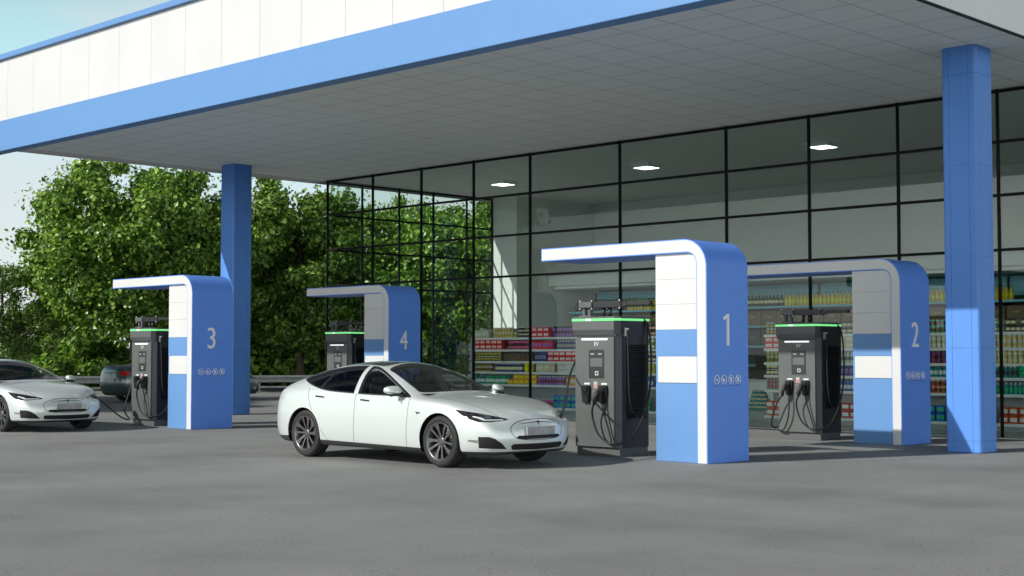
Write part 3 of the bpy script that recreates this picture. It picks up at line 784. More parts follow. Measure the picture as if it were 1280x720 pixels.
def build_car_meshes():
    cage = car_cage()
    me = bpy.data.meshes.new('cage'); 
    # mirror by hand so the centre line stays smooth
    g = list(cage.verts)+list(cage.edges)+list(cage.faces)
    r = bmesh.ops.duplicate(cage, geom=g)
    nv_ = [x for x in r['geom'] if isinstance(x, bmesh.types.BMVert)]
    for v in nv_: v.co.y *= -1
    bmesh.ops.reverse_faces(cage, faces=[x for x in r['geom'] if isinstance(x, bmesh.types.BMFace)])
    bmesh.ops.remove_doubles(cage, verts=cage.verts, dist=1e-5)
    bmesh.ops.recalc_face_normals(cage, faces=cage.faces)
    cage.to_mesh(me); cage.free()
    ob = bpy.data.objects.new('cage', me); COL.objects.link(ob)
    md = ob.modifiers.new('s', 'SUBSURF'); md.levels = 4; md.render_levels = 4
    dg = bpy.context.evaluated_depsgraph_get()
    me2 = bpy.data.meshes.new_from_object(ob.evaluated_get(dg))
    bm = bmesh.new(); bm.from_mesh(me2)
    bpy.data.objects.remove(ob); bpy.data.meshes.remove(me); bpy.data.meshes.remove(me2)
    bmesh.ops.delete(bm, geom=[v for v in bm.verts if v.co.y < -1e-4], context='VERTS')
    for v in bm.verts:
        if abs(v.co.y) < 1e-4: v.co.y = 0
    C = Cutter(bm)
    side = lambda P: (P[:, 1] > .5)
    # wheel arches
    def arch(cx, r):
        def fn(P):
            dx = P[:, 0]-cx; dz = P[:, 2]-WZ
            return np.where(dz > 0, np.hypot(dx, dz), np.abs(dx))-r
        return fn
    archF, archR = arch(AXF, .385), arch(AXR, .385)
    lipF, lipR = arch(AXF, .405), arch(AXR, .405)
    for f in (archF, archR): C.cut(f, lambda P: P[:, 1] > .62)
    # glass
    dlo_o = smooth_poly([(.84, .935), (.55, .945), (0, .952), (-.5, .968), (-1.0, .995), (-1.35, 1.055), (-1.70, 1.145), (-1.76, 1.175), (-1.66, 1.215), (-1.35, 1.292), (-1.0, 1.342), (-.6, 1.366), (-.25, 1.352), (.05, 1.268), (.35, 1.150), (.66, 1.018)], 5)
    dl = lambda P: poly_sdf(pXZ(P), dlo_o)
    dl_in = lambda P: dl(P)+.020
    gdom = lambda P: (P[:, 1] > .52) & (P[:, 2] > .86)
    C.cut(dl, gdom); C.cut(dl_in, gdom)
    pil = lambda x0: (lambda P: P[:, 0]-x0+.13*(P[:, 2]-.96))
    for x0 in (-.30, -.385, -.405, -.28): C.cut(pil(x0), lambda P: gdom(P) & (dl(P) < .03))
    q1 = lambda x0: (lambda P: P[:, 0]-x0-.55*(P[:, 2]-1.0))
    for x0 in (-1.17, -1.215): C.cut(q1(x0), lambda P: gdom(P) & (dl(P) < .0))
    ws = smooth_poly([(1.02, -.30), (1.02, 0), (1.005, .30), (.94, .56), (.84, .715), (.70, .70), (.42, .655), (.17, .605), (.0, .555), (-.06, .30), (-.08, 0), (-.06, -.30)], 4)
    wsd = lambda P: poly_sdf(pXY(P), ws)
    tdom = lambda P: (P[:, 2] > .9) & (P[:, 1] < .80)
    C.cut(wsd, tdom); C.cut(lambda P: wsd(P)+.022, tdom)
    rf = round_poly([(-.125, -.6), (-.125, .525), (-1.12, .53), (-1.12, -.6)], .12)
    rfd = lambda P: poly_sdf(pXY(P), rf)
    C.cut(rfd, lambda P: (P[:, 2] > 1.2) & (P[:, 1] < .58))
    rw = round_poly([(-1.19, -.7), (-1.19, .52), (-2.10, .50), (-2.22, .30), (-2.25, 0), (-2.22, -.3)], .15)
    rwd = lambda P: poly_sdf(pXY(P), rw)
    C.cut(rwd, lambda P: (P[:, 2] > 1.02) & (P[:, 1] < .57))
    # sill and lower trims
    sill = lambda P: P[:, 2]-(.262-.012*P[:, 0])
    C.cut(sill, lambda P: (P[:, 1] > .6) & (np.abs(P[:, 0]) < 1.2))
    low = lambda P: P[:, 2]-(.238-.02*np.clip(P[:, 0]-2.2, 0, 1))
    C.cut(low, lambda P: (P[:, 0] > 1.5))
    lowb = lambda P: P[:, 2]-(.30+.03*(P[:, 0]+2.2))
    C.cut(lowb, lambda P: (P[:, 0] < -1.7))
    # shut lines
    W = .0042
    seams = []
    def seam(fn, dom, w=W):
        C.cut(fn, dom)
        C.cut(lambda P: np.abs(fn(P))-w, dom)
        seams.append((lambda P: np.abs(fn(P))-w, dom))
    zs = lambda zz, xx: (lambda P: P[:, 0]-np.interp(P[:, 2], zz, xx))
    ddom = lambda a, b: (lambda P: (P[:, 1] > .6) & (P[:, 2] > a) & (P[:, 2] < b) & (np.abs(P[:, 0]) < 1.7))
    seam(zs([.2, .26, .4, .55, .7, .85, .99], [.79, .79, .80, .81, .825, .84, .86]), lambda P: ddom(.25, .925)(P) & (P[:, 0] > .5))
    seam(zs([.2, .26, .6, .97], [-.355, -.35, -.335, -.325]), lambda P: ddom(.25, .955)(P) & (np.abs(P[:, 0]+.34) < .3))
    seam(zs([.2, .26, .36, .48, .60, .72, .84, .93, 1.02], [-.93, -.945, -1.03, -1.13, -1.22, -1.31, -1.37, -1.40, -1.415]), lambda P: ddom(.25, 1.03)(P) & (P[:, 0] < -.7) & (archR(P) > .01))
    hood = lambda P: P[:, 1]-(.772-.20*np.clip(P[:, 0]-1.0, 0, 2)**2.6*.62)
    seam(hood, lambda P: (P[:, 0] > .93) & (P[:, 0] < 2.23) & (P[:, 2] > .70) & (P[:, 1] < .83))
    # handles
    hand = [[(-1.235, .925), (-1.03, .912), (-1.03, .888), (-1.235, .901)], [(-.215, .893), (-.01, .880), (-.01, .856), (-.215, .869)]]
    sdom = lambda P: P[:, 1] > .85
    for h in hand: C.cut_poly(h, pXZ, sdom, .045)
    mark = [(.99, .745), (1.10, .735), (1.085, .718), (1.05, .722), (1.03, .700), (1.015, .722)]
    C.cut_poly(mark, pXZ, sdom, .03)
    # nose
    nose = lambda P: (P[:, 0] > 1.9)
    oval = smooth_poly([(0, .655), (.22, .648), (.40, .610), (.49, .545), (.475, .475), (.40, .418), (.2, .392), (0, .388), (-.2, .392), (-.40, .418), (-.475, .475), (-.49, .545), (-.40, .610), (-.22, .648)], 4)
    ov = lambda P: poly_sdf(pYZ(P), oval)
    odom = lambda P: (P[:, 0] > 2.1) & (P[:, 2] < .72)
    C.cut(ov, odom); C.cut(lambda P: ov(P)-.009, odom)
    slot = [(0, .452), (.37, .445), (.42, .418), (.0, .416), (-.42, .418), (-.37, .445)]
    C.cut_poly([(-.02, .452), (.39, .447), (.425, .412), (.36, .398), (-.02, .395)][::-1], pYZ, odom, .05)
    slotp = [(-.5, .452), (-.02, .452), (.39, .447), (.425, .412), (.36, .398), (-.02, .395), (-.5, .395)]
    grl = [(-.05, .335), (.46, .340), (.50, .315), (.47, .262), (-.05, .250)]
    C.cut_poly(grl[::-1], pYZ, odom, .05)
    grlp = [(-.6, .335)]+grl[0:4]+[(-.05, .250), (-.6, .25)]
    vline = [(-.02, .622), (.035, .628), (.36, .603), (.36, .597), (.03, .617), (-.02, .61)]
    C.cut_poly(vline[::-1], pYZ, odom, .03)
    hl = [(65/50, .795), (56/50, .775), (46/50, .748), (36/50, .715), (25.5/50, .672), (25/50, .660), (30/50, .643), (38/50, .632), (46/50, .636), (53/50, .672), (59/50, .728)]
    hdom = lambda P: (P[:, 0] > 1.55) & (P[:, 1] > .2) & (P[:, 2] > .5) & (P[:, 2] < .86)
    C.cut_poly(hl[::-1], pPH, hdom, .05)
    drl = [(49/50, .712), (44/50, .690), (41/50, .664), (29/50, .664), (28.5/50, .656), (42.5/50, .654), (46/50, .680), (50.5/50, .702)]
    C.cut_poly(drl, pPH, hdom, .02)
    ik = [(46/50, .440), (45.5/50, .290), (27.5/50, .275), (31/50, .352), (35.5/50, .415), (39/50, .440)]
    idom = lambda P: (P[:, 0] > 1.8) & (P[:, 1] > .3) & (P[:, 2] < .5)
    C.cut_poly(ik, pPH, idom, .05)
    fg = [(53/50, .400), (53/50, .372), (46/50, .355), (46/50, .395)]
    C.cut_poly(fg, pPH, idom, .03)
    # tail lamps
    tl = round_poly([(.42, .915), (.62, .93), (.76, .925), (.81, .885), (.79, .835), (.68, .80), (.50, .835), (.43, .86)], .03)
    tdm = lambda P: (P[:, 0] < -2.0) & (P[:, 1] > .2) & (P[:, 2] > .7)
    C.cut_poly(tl, pYZ, tdm, .04)
    bar = [(-.02, .900), (.42, .893), (.42, .868), (-.02, .873)]
    C.cut_poly(bar[::-1], pYZ, lambda P: (P[:, 0] < -2.0) & (P[:, 2] > .7), .04)
    # classify
    bm.normal_update(); bm.faces.ensure_lookup_table()
    F = list(bm.faces)
    Pc = np.array([f.calc_center_median()[:] for f in F])
    R = np.zeros(len(F), int)    # 0 body
    names = ['body', 'side_window', 'windshield', 'roof_panel', 'rear_window', 'sill', 'headlight', 'grille', 'tail_light', 'bumper_bar', 'window_trim', 'quarter_window', 'underbody', 'fog_lamp']
    I = {n_: i for i, n_ in enumerate(names)}
    inside = lambda poly, pr: poly_sdf(pr(Pc), poly) < 0
    gap = np.zeros(len(F), bool)
    for fn, dm in seams: gap |= (fn(Pc) < 0) & dm(Pc)
    sd_ = side(Pc); x, y, z = Pc.T
    gd = gdom(Pc)
    d = dl(Pc)
    trim = gd & (d < 0)
    R[trim] = I['window_trim']
    p_ = lambda x0: pil(x0)(Pc)
    R[trim & (p_(-.30) < 0) & (p_(-.385) > 0)] = 0
    win = trim & (d < -.020) & ((p_(-.28) > 0) | (p_(-.405) < 0))
    R[win & (p_(-.28) > 0)] = I['side_window']
    back = win & (p_(-.405) < 0)
    R[back & (q1(-1.17)(Pc) > 0)] = I['side_window']; R[back & (q1(-1.215)(Pc) < 0)] = I['quarter_window']
    td = tdom(Pc); dw = wsd(Pc)
    R[td & (dw < 0) & (R == 0)] = I['window_trim']; R[td & (dw < -.022) & (R == I['window_trim']) & ~gd | (td & (dw < -.022) & (y < .75) & (R != I['side_window']) & (d > 0))] = I['windshield']
    R[(rfd(Pc) < 0) & (z > 1.2) & (y < .58)] = I['roof_panel']
    R[(rwd(Pc) < 0) & (z > 1.02) & (y < .57)] = I['rear_window']
    gapm = gap & (R == 0)
    R[(sill(Pc) < 0) & (y > .6) & (np.abs(x) < 1.2)] = I['sill']
    R[((x > 1.5) & (low(Pc) < 0)) | ((x < -1.7) & (lowb(Pc) < 0))] = I['sill']
    R[(z < .198) & (np.abs(np.array([f.normal.z for f in F])) > .8)] = I['underbody']
    for h in hand: R[inside(h, pXZ) & (y > .85)] = I['grille']
    R[inside(mark, pXZ) & (y > .85)] = I['grille']
    od = odom(Pc); o_ = ov(Pc)
    R[od & (o_ > 0) & (o_ < .009)] = I['grille']
    R[od & inside(slotp, pYZ)] = I['grille']; R[od & inside(grlp, pYZ)] = I['grille']; R[od & inside([(-.5, .61)]+vline[0:0]+[(-.02, .61), (.03, .617), (.36, .597), (.36, .603), (.035, .628), (-.02, .622), (-.5, .622)], pYZ)] = I['grille']
    hd = hdom(Pc); R[hd & inside(hl, pPH)] = I['headlight']
    lampmat = hd & inside(drl, pPH)
    idm = idom(Pc); R[idm & inside(ik, pPH)] = I['grille']
    fog = idm & inside(fg, pPH); R[fog] = I['fog_lamp']
    R[tdm(Pc) & inside(tl, pYZ)] = I['tail_light']
    R[(x < -2) & inside([(-.5, .900), (-.02, .9), (.42, .893), (.42, .868), (-.02, .873), (-.5, .873)], pYZ)] = I['bumper_bar']
    hole = ((archF(Pc) < 0) | (archR(Pc) < 0)) & (y > .60) & (z < .9)
    nrm = {v: v.normal.copy() for v in bm.verts}
    for f in F: f.index = 0
    out = {}
    Y = lambda co, s_: (co[0], co[1]*s_, co[2])
    def extract(ids, both=True, sgn=1, depth=0.0, matsel=None):
        vs, ns, fs, ms, mp = [], [], [], [], {}
        for s_ in ((1, -1) if both else (sgn,)):
            for k in ids:
                f = F[k]; loop = []
                for v in f.verts:
                    key = (v, s_ if v.co.y > 1e-6 else 0)
                    if key not in mp:
                        mp[key] = len(vs); nn = nrm[v]; co = v.co-nn*depth
                        vs.append(Y(co, s_)); ns.append(Y(nn, s_))
                    loop.append(mp[key])
                if s_ < 0: loop.reverse()
                fs.append(loop); ms.append(matsel[k] if matsel is not None else 0)
        return vs, ns, fs, ms
    def mk(name, data, mats):
        vs, ns, fs, ms = data
        me = bpy.data.meshes.new(name); me.from_pydata(vs, [], fs)
        for m in mats: me.materials.append(m)
        me.polygons.foreach_set('material_index', ms); me.polygons.foreach_set('use_smooth', [True]*len(fs)); me.update()
        me.normals_split_custom_set_from_vertices(ns)
        return me
    sel = lambda c: list(np.nonzero(c & ~hole)[0])
    G = {'R': R, 'I': I, 'sel': sel, 'ext': extract, 'mk': mk, 'gap': gapm.astype(int), 'lamp': lampmat.astype(int), 'fog': fog, 'x': x, 'y': y, 'z': z, 'bm': bm, 'F': F}
    return G

CARGLASS = glass_mat('car_glass', (.80, .82, .81), 1.0)
PRIVACY = glass_mat('privacy_glass', (.22, .23, .23), 1.0)
GLOSSBLK = mat('gloss_black', (.006, .006, .007), .12, coat=.6)
TRIMBLK = mat('trim_black', (.010, .010, .010), .38)
SILLBLK = mat('sill_black', (.030, .032, .034), .45)
HOLEBLK = mat('intake_black', (.005, .005, .005), .7)
PLATE = mat('number_plate_grey', (.33, .33, .335), .4, noise=.16, nscale=9)
CHROME = mat('chrome', (.75, .75, .76), .12, metal=1)
LAMPBLK = mat('headlight_lens', (.018, .019, .021), .06, coat=1.0)
DRL = mat('lamp_white', (.85, .86, .88), .15, coat=.5)
TYRE = mat('tyre_rubber', (.017, .017, .017), .72, bump=.15, bscale=40)
RIMM = mat('rim_grey', (.14, .14, .145), .30, metal=.6)
RIMDK = mat('rim_dark', (.02, .02, .021), .4, metal=.5)
SEATM = mat('seat_leather', (.030, .029, .029), .55, noise=.1)
LINING = mat('cabin_lining', (.018, .018, .019), .85)
LININGL = mat('cabin_pillar_lining', (.35, .34, .33), .8)
REDLAMP = mat('tail_lamp_red', (.45, .012, .015), .12, coat=1)

def wheel_meshes():
    # local axis: y = outward (+)
    t = MB()
    prof = [(.243, -.10), (.262, -.118), (.300, -.125), (.328, -.112), (.341, -.085), (.345, -.04), (.345, .04), (.341, .085), (.328, .112), (.300, .125), (.262, .118), (.243, .10)]
    t.lathe(prof, 48, 0, axis='y')
    for dy in (-.045, -.015, .015, .045):   # tread grooves
        t.lathe([(.3462, dy-.004), (.3472, dy), (.3462, dy+.004)], 48, 0, axis='y')
    tyre = t.mesh('tyre', [TYRE])
    r = MB()
    r.lathe([(.246, -.115), (.238, -.10), (.222, -.06), (.218, .05), (.232, .095), (.250, .112), (.256, .119), (.252, .123), (.236, .108), (.230, .10)], 48, 0, axis='y')
    # ten twin-edged spokes, alternately wide and narrow
    for k in range(10):
        a0 = 2*PI*k/10
        wide = k % 2 == 0
        def pt(rad, dth, yy):
            a = a0+dth; return (rad*math.sin(a), yy, rad*math.cos(a))
        w0, w1 = (.20, .165) if wide else (.15, .085)
        tw_ = .10 if wide else .0
        A = [pt(.055, -w0*1.6, .080), pt(.055, w0*1.6, .080), pt(.14, w0*.62+tw_*.4, .098), pt(.236, w1*.95+tw_, .110), pt(.236, -w1*.95+tw_, .110), pt(.14, -w0*.62+tw_*.4, .098)]
        B = [(p[0], p[1]-.03, p[2]) for p in A]
        vs = A+B
        r.add(vs, [(0, 1, 2, 5), (5, 2, 3, 4)], 0); n = 6
        r.add(vs, [(i, i+n, (i+1) % n+n, (i+1) % n) for i in range(n)], 1)
    r.lathe([(.0, .088), (.03, .090), (.05, .088), (.062, .078), (.062, .03)], 20, 0, axis='y')
    for k in range(5):
        a = 2*PI*k/5; r.cyl((.045*math.sin(a), .082, .045*math.cos(a)), (.045*math.sin(a), .0925, .045*math.cos(a)), .007, n=6, mi=1)
    rim = r.mesh('wheel', [RIMM, RIMDK])
    b = MB(); b.lathe([(.0, .01), (.185, .01), (.19, .0), (.185, -.012), (0, -.012)], 32, 0, axis='y')
    b.box(-.06, .06, -.03, .03, .12, .205, 1, .01)
    disc = b.mesh('brake_disc', [mat('disc_metal', (.06, .06, .06), .4, metal=.8), mat('caliper', (.03, .03, .03), .4)])
    return tyre, rim, disc

def emblem(m_):
    # T shaped badge in the y,z plane at local origin
    m_.prism([(-.036, .022), (-.020, .030), (0, .033), (.020, .030), (.036, .022), (.030, .012), (.012, .018), (0, -.045), (-.012, .018), (-.030, .012)], 0, .006, 0, 'x')

def make_car(name, label, paint, group):
    G = CARG
    t = thing(name, label, 'car', (0, 0, 0), group)
    R, I, sel, ext, mk, gap = (G[k] for k in ('R', 'I', 'sel', 'ext', 'mk', 'gap'))
    def part(nm, me, parent=t, loc=None):
        o = bpy.data.objects.new(nm, me); COL.objects.link(o); o.parent = parent
        if loc: o.location = loc
        return o
    body = part('body', mk('body', ext(sel(R == 0), matsel=gap), [paint, DARKGAP]))
    for s_ in (1, -1):
        for nm, mm in (('side_window', CARGLASS), ('quarter_window', PRIVACY)):
            ids = sel(R == I[nm])
            if nm == 'side_window':
                xx = G['x']
                part('side_window', mk('front_window', ext([k for k in ids if xx[k] > -.33], False, s_), [CARGLASS]))
                part('side_window', mk('rear_door_window', ext([k for k in ids if xx[k] <= -.33], False, s_), [PRIVACY]))
            else: part(nm, mk(nm, ext(ids, False, s_), [mm]))
        hl_ = part('headlight', mk('headlight', ext(sel(R == I['headlight']), False, s_, matsel=G['lamp']), [LAMPBLK, DRL]))
        m_ = MB()
        for px, py, pz in ((2.035, .742, .695), (1.955, .795, .712)):
            m_.lathe([(.0, .0), (.018, .004), (.026, .014), (.027, .02)], 12, 0, (0, 0, 0))
            m_.v[-48:] = [(px+v[0]*.6, s_*(py+v[1]*.8), pz+v[2]) for v in m_.v[-48:]]
        part('projector', m_.mesh('projector', [CHROME]), hl_)
        part('tail_light', mk('tail_light', ext(sel(R == I['tail_light']), False, s_), [REDLAMP]))
        # door mirror
        m_ = MB()
        bm = bmesh.new(); bmesh.ops.create_cube(bm, size=1.65); bmesh.ops.subdivide_edges(bm, edges=list(bm.edges), cuts=7, use_grid_fill=True)
        for v in bm.verts:
            c = v.co; m4 = (abs(c.x)**3+abs(c.y)**3+abs(c.z)**3)**(1/3); v.co = c/m4
        for v in bm.verts:
            c = v.co
            fx = .075*c.x if c.x > 0 else .035*c.x
            fx = .10*c.x if c.x > 0 else .04*c.x
            v.co = Vector((.60+fx*(1-.25*c.z)-.03*c.y, s_*(1.035+.115*c.y*(1-.10*c.x)), 1.03+(.062 if c.z > 0 else .05)*c.z*(1-.18*max(c.x, 0))*(1-.12*c.y)))
        m_.addbm(bm, 0, True); bm.free()
        mo = part('door_mirror', m_.mesh('door_mirror', [paint]))
        m_ = MB(); m_.prism([(.585, s_*.90), (.70, s_*.90), (.665, s_*1.0), (.60, s_*1.0)], .952, .972, 0, 'z')
        m_.tube([(.64, s_*.93, .965), (.64, s_*1.0, .970), (.635, s_*1.10, .960)], .018, 8)
        part('mirror_foot', m_.mesh('mirror_foot', [TRIMBLK]), mo)
    part('windshield', mk('windshield', ext(sel(R == I['windshield'])), [CARGLASS]))
    part('roof_panel', mk('roof_panel', ext(sel(R == I['roof_panel'])), [GLOSSBLK]))
    part('rear_window', mk('rear_window', ext(sel(R == I['rear_window'])), [PRIVACY]))
    part('window_trim', mk('window_trim', ext(sel(R == I['window_trim'])), [TRIMBLK]))
    part('sill', mk('sill', ext(sel((R == I['sill']) | (R == I['underbody']))), [SILLBLK]))
    gx, gy, gz = G['x'], G['y'], G['z']; gr = R == I['grille']
    hnd = gr & (gx < .3); mrk = gr & (gx > .5) & (gx < 1.5); itk = gr & (gx > 1.5) & (gz < .44) & (gy > .495); low_ = gr & (gx > 1.5) & (gz < .36) & ~itk
    part('grille', mk('grille', ext(sel(low_)), [HOLEBLK]))
    part('nose_outline', mk('nose_outline', ext(sel(gr & (gx > 1.5) & ~itk & ~low_)), [HOLEBLK]))
    for s_ in (1, -1):
        part('side_intake', mk('side_intake', ext(sel(itk), False, s_), [HOLEBLK])); part('side_marker', mk('side_marker', ext(sel(mrk), False, s_), [HOLEBLK]))
        part('door_handle', mk('front_handle', ext(sel(hnd & (gx > -.6)), False, s_), [HOLEBLK])); part('door_handle', mk('rear_handle', ext(sel(hnd & (gx < -.6)), False, s_), [HOLEBLK]))
        part('fog_lamp', mk('fog_lamp', ext(sel(R == I['fog_lamp']), False, s_), [CHROME]))
    part('rear_bar', mk('rear_bar', ext(sel(R == I['bumper_bar'])), [TRIMBLK]))
    m_ = MB()
    for k, (zc, w_) in enumerate(((.323, .46), (.302, .47), (.281, .46))): m_.tube([(2.30, -w_, zc-.006), (2.405, -.42, zc), (2.452, 0, zc), (2.405, .42, zc), (2.30, w_, zc-.006)], .0028, 4, 0, 5)
    part('grille_bar', m_.mesh('grille_bar', [TRIMBLK]))
    pl = MB(); pl.box(2.448, 2.474, -.27, .27, .447, .562, 0, .006); part('number_plate', pl.mesh('number_plate', [PLATE]))
    m_ = MB(); emblem(m_); em = part('emblem', m_.mesh('emblem', [TRIMBLK])); em.location = (2.414, 0, .605); em.rotation_euler = (0, math.radians(-18), 0)
    m_ = MB(); emblem(m_); em = part('emblem', m_.mesh('emblem', [CHROME])); em.location = (-2.497, 0, .84); em.rotation_euler = (0, math.radians(5), PI)
    m_ = MB(); m_.box(-2.535, -2.515, -.27, .27, .60, .72, 0, .005); part('number_plate', m_.mesh('number_plate', [PLATE]))
    # cabin lining: the inside face of the roof, pillars and doors
    li = [k for k in sel(np.isin(R, [0, I['roof_panel'], I['window_trim']]) & (G['z'] > .5) & (G['x'] < 1.1) & (G['x'] > -2.2))]
    pal = ((G['z'] > .97) & (np.abs(G['x']) < 3)).astype(int)
    vs, ns, fs, ms = ext(li, depth=.028, matsel=pal)
    fs = [f[::-1] for f in fs]; ns = [tuple(-c for c in n_) for n_ in ns]
    part('cabin_lining', mk('cabin_lining', (vs, ns, fs, ms), [LINING, LININGL]))
    # wheel wells
    for cx in (AXF, AXR):
        for s_ in (1, -1):
            m_ = MB(); P = []
            for k in range(17):
                a = PI*k/16; P.append((cx+.392*math.cos(a), WZ+.392*math.sin(a)))
            P = [(cx+.392, .235)]+P+[(cx-.392, .235)]; n = len(P)
            vs = [(p[0], s_*(.90 if abs(p[0]-cx) > .3 else .935), p[1]) for p in P]+[(p[0], s_*.55, p[1]) for p in P]
            m_.add(vs, [(i, i+1, n+i+1, n+i) for i in range(n-1)]+[tuple(range(n, 2*n))], 0)
            part('wheel_well', m_.mesh('wheel_well', [HOLEBLK]))
    m_ = MB(); m_.box(-2.0, 1.0, -.78, .78, .22, .30); m_.box(1.0, 1.06, -.55, .55, .2, .9)
    part('cabin_floor', m_.mesh('cabin_floor', [LINING]))
    m_ = MB()
    m_.prism([(.40, .80), (.62, .70), (.98, .78), (1.02, .985), (.80, .985), (.50, .945), (.42, .90)], -.76, .76, 0, 'y')
    db = part('dashboard', m_.mesh('dashboard', [LINING]))
    m_ = MB(); ring = [(.34-.06*math.sin(2*PI*k/24), .37+.18*math.cos(2*PI*k/24), .90+.17*math.sin(2*PI*k/24)) for k in range(25)]
    m_.tube(ring, .014, 6, 0, spline=False); m_.box(.30, .40, .22, .52, .885, .915); m_.cyl((.34, .37, .90), (.5, .37, .86), .03)
    part('steering_wheel', m_.mesh('steering_wheel', [TRIMBLK]))
    def seat(x0, y0, bench=False):
        m_ = MB(); w_ = .25
        m_.box(x0-.26, x0+.26, y0-w_, y0+w_, .42, .56, 0, .05)
        P = [(x0-.24, .52), (x0-.12, .55), (x0-.22, .85), (x0-.34, 1.08), (x0-.42, 1.08), (x0-.40, .8)]
        m_.prism(P, y0-w_+.02, y0+w_-.02, 0, 'y')
        if not bench: m_.box(x0-.45, x0-.34, y0-.13, y0+.13, 1.09, 1.24, 0, .04)
        else: m_.box(x0-.48, x0-.40, y0-.13, y0+.13, 1.07, 1.17, 0, .03)
        part('seat', m_.mesh('seat', [SEATM]))
    for y_ in (.37, -.37): seat(.02, y_); seat(-.88, y_, True)
    # wheels
    for cx in (AXF, AXR):
        for s_ in (1, -1):
            wo = part('wheel', RIM); wo.scale = (1.025, 1.0, 1.025); wo.location = (cx, s_*.815, WZ); wo.rotation_euler = (0, .2 if cx > 0 else .9, 0 if s_ > 0 else PI)
            part('tyre', TYRE_ME, wo); part('brake_disc', DISC, wo)
    return t
CARG = build_car_meshes()
TYRE_ME, RIM, DISC = wheel_meshes()
PAINTW = mat('white_paint', (.66, .71, .685), .34, metal=.30, coat=1.0, noise=.01, nscale=1.5)
PAINTG = mat('green_grey_paint', (.05, .082, .077), .28, metal=.5, coat=1.0)
car = make_car('car', 'white hatchback sedan charging in the middle of the forecourt, nose towards kiosk 1', PAINTW, 'white cars being charged')
car.location = (-15.64, 14.06, 0)
c2 = copy_tree(car); c2.location = (-28.42, 14.06, 0)
c2['label'] = 'white hatchback sedan at the left edge, only its nose in view, charging at kiosk 3'
c3 = make_car('car', 'dark grey green sedan parked behind kiosk 3 before the guardrail', PAINTG, None)
c3.location = (-40.65, 26.1, 0); c3.scale = (1.07, 1.07, 1.07); c3.rotation_euler = (0, 0, PI/2)
CARG['bm'].free()
# ------------------------------------------------------------------ shop interior
SHELFW = mat('shelf_white', (.84, .85, .85), .4)
SHELFG = mat('shelf_grey', (.34, .35, .35), .5)
SHELFB = mat('shelf_blue', (.20, .60, .74), .4)
SHELFBD = mat('shelf_blue_dark', (.035, .13, .20), .5)
DKBOARD = mat('dark_board', (.07, .072, .075), .6)
LEV = [.17, .745, 1.07, 1.35, 1.66, 1.97]
LEVN = {0: 'lowest', 1: 'fifth', 2: 'fourth', 3: 'third', 4: 'second', 5: 'top'}
GFY = 26.75
def gondola(x0, x1, label):
    t = thing('shelf_rack', label, 'shop shelf', ((x0+x1)/2, GFY+.25, .02), 'white shop shelf racks')
    h = (x1-x0)/2
    MB().box(-h, h, -.22, .55, 0, .11).build('plinth', SHELFG, t)
    MB().box(-h, h, .17, .21, .11, 2.2).build('back_board', SHELFG, t)
    for s in (-1, 1): MB().box(s*h-.02, s*h+.02, .10, .25, .11, 2.22).build('upright', SHELFW, t)
    for z in LEV:
        m_ = MB(); m_.box(-h+.021, h-.021, -.21, .169, z-.02-.03, z-.02-.004, 0); m_.box(-h+.021, h-.021, -.25, -.212, z-.02-.055, z-.02+.004, 0, .004)
        m_.build('shelf', SHELFW, t)
    return t
GA = (-27.62, -21.0); GB = (-18.25, -10.6)
gondola(*GA, 'long white shelf rack of groceries behind the middle car and kiosk 1')
gondola(*GB, 'long white shelf rack of groceries behind kiosk 2 and the right column')

def col_m(c):
    k = 'pk_%d_%d_%d' % tuple(int(v*100) for v in c)
    g = sum(c)/3; return mat(k, tuple(max(.004, min(.85, (g+(v-g)*1.25)*1.45)) for v in c), .4)
WHT = (.72, .71, .68); RED = (.55, .05, .05); TAN = (.50, .40, .20); BEI = (.47, .42, .33); BLK = (.03, .03, .03)
PUR = (.16, .05, .14); NAV = (.03, .04, .16); GRN = (.03, .30, .14); TEAL = (.02, .20, .20); ORG = (.75, .28, .03); YEL = (.80, .62, .03)
GOLD = (.36, .27, .08); DRED = (.17, .03, .05); CRM = (.66, .54, .36); BLU = (.04, .15, .42); PNK = (.50, .12, .22); BRN = (.10, .065, .04); OLV = (.10, .13, .04); VIO = (.25, .14, .36); ORR = (.75, .13, .03); GRY = (.2, .21, .22); WINE = (.012, .03, .016); YOIL = (.55, .42, .02)
PM = {}
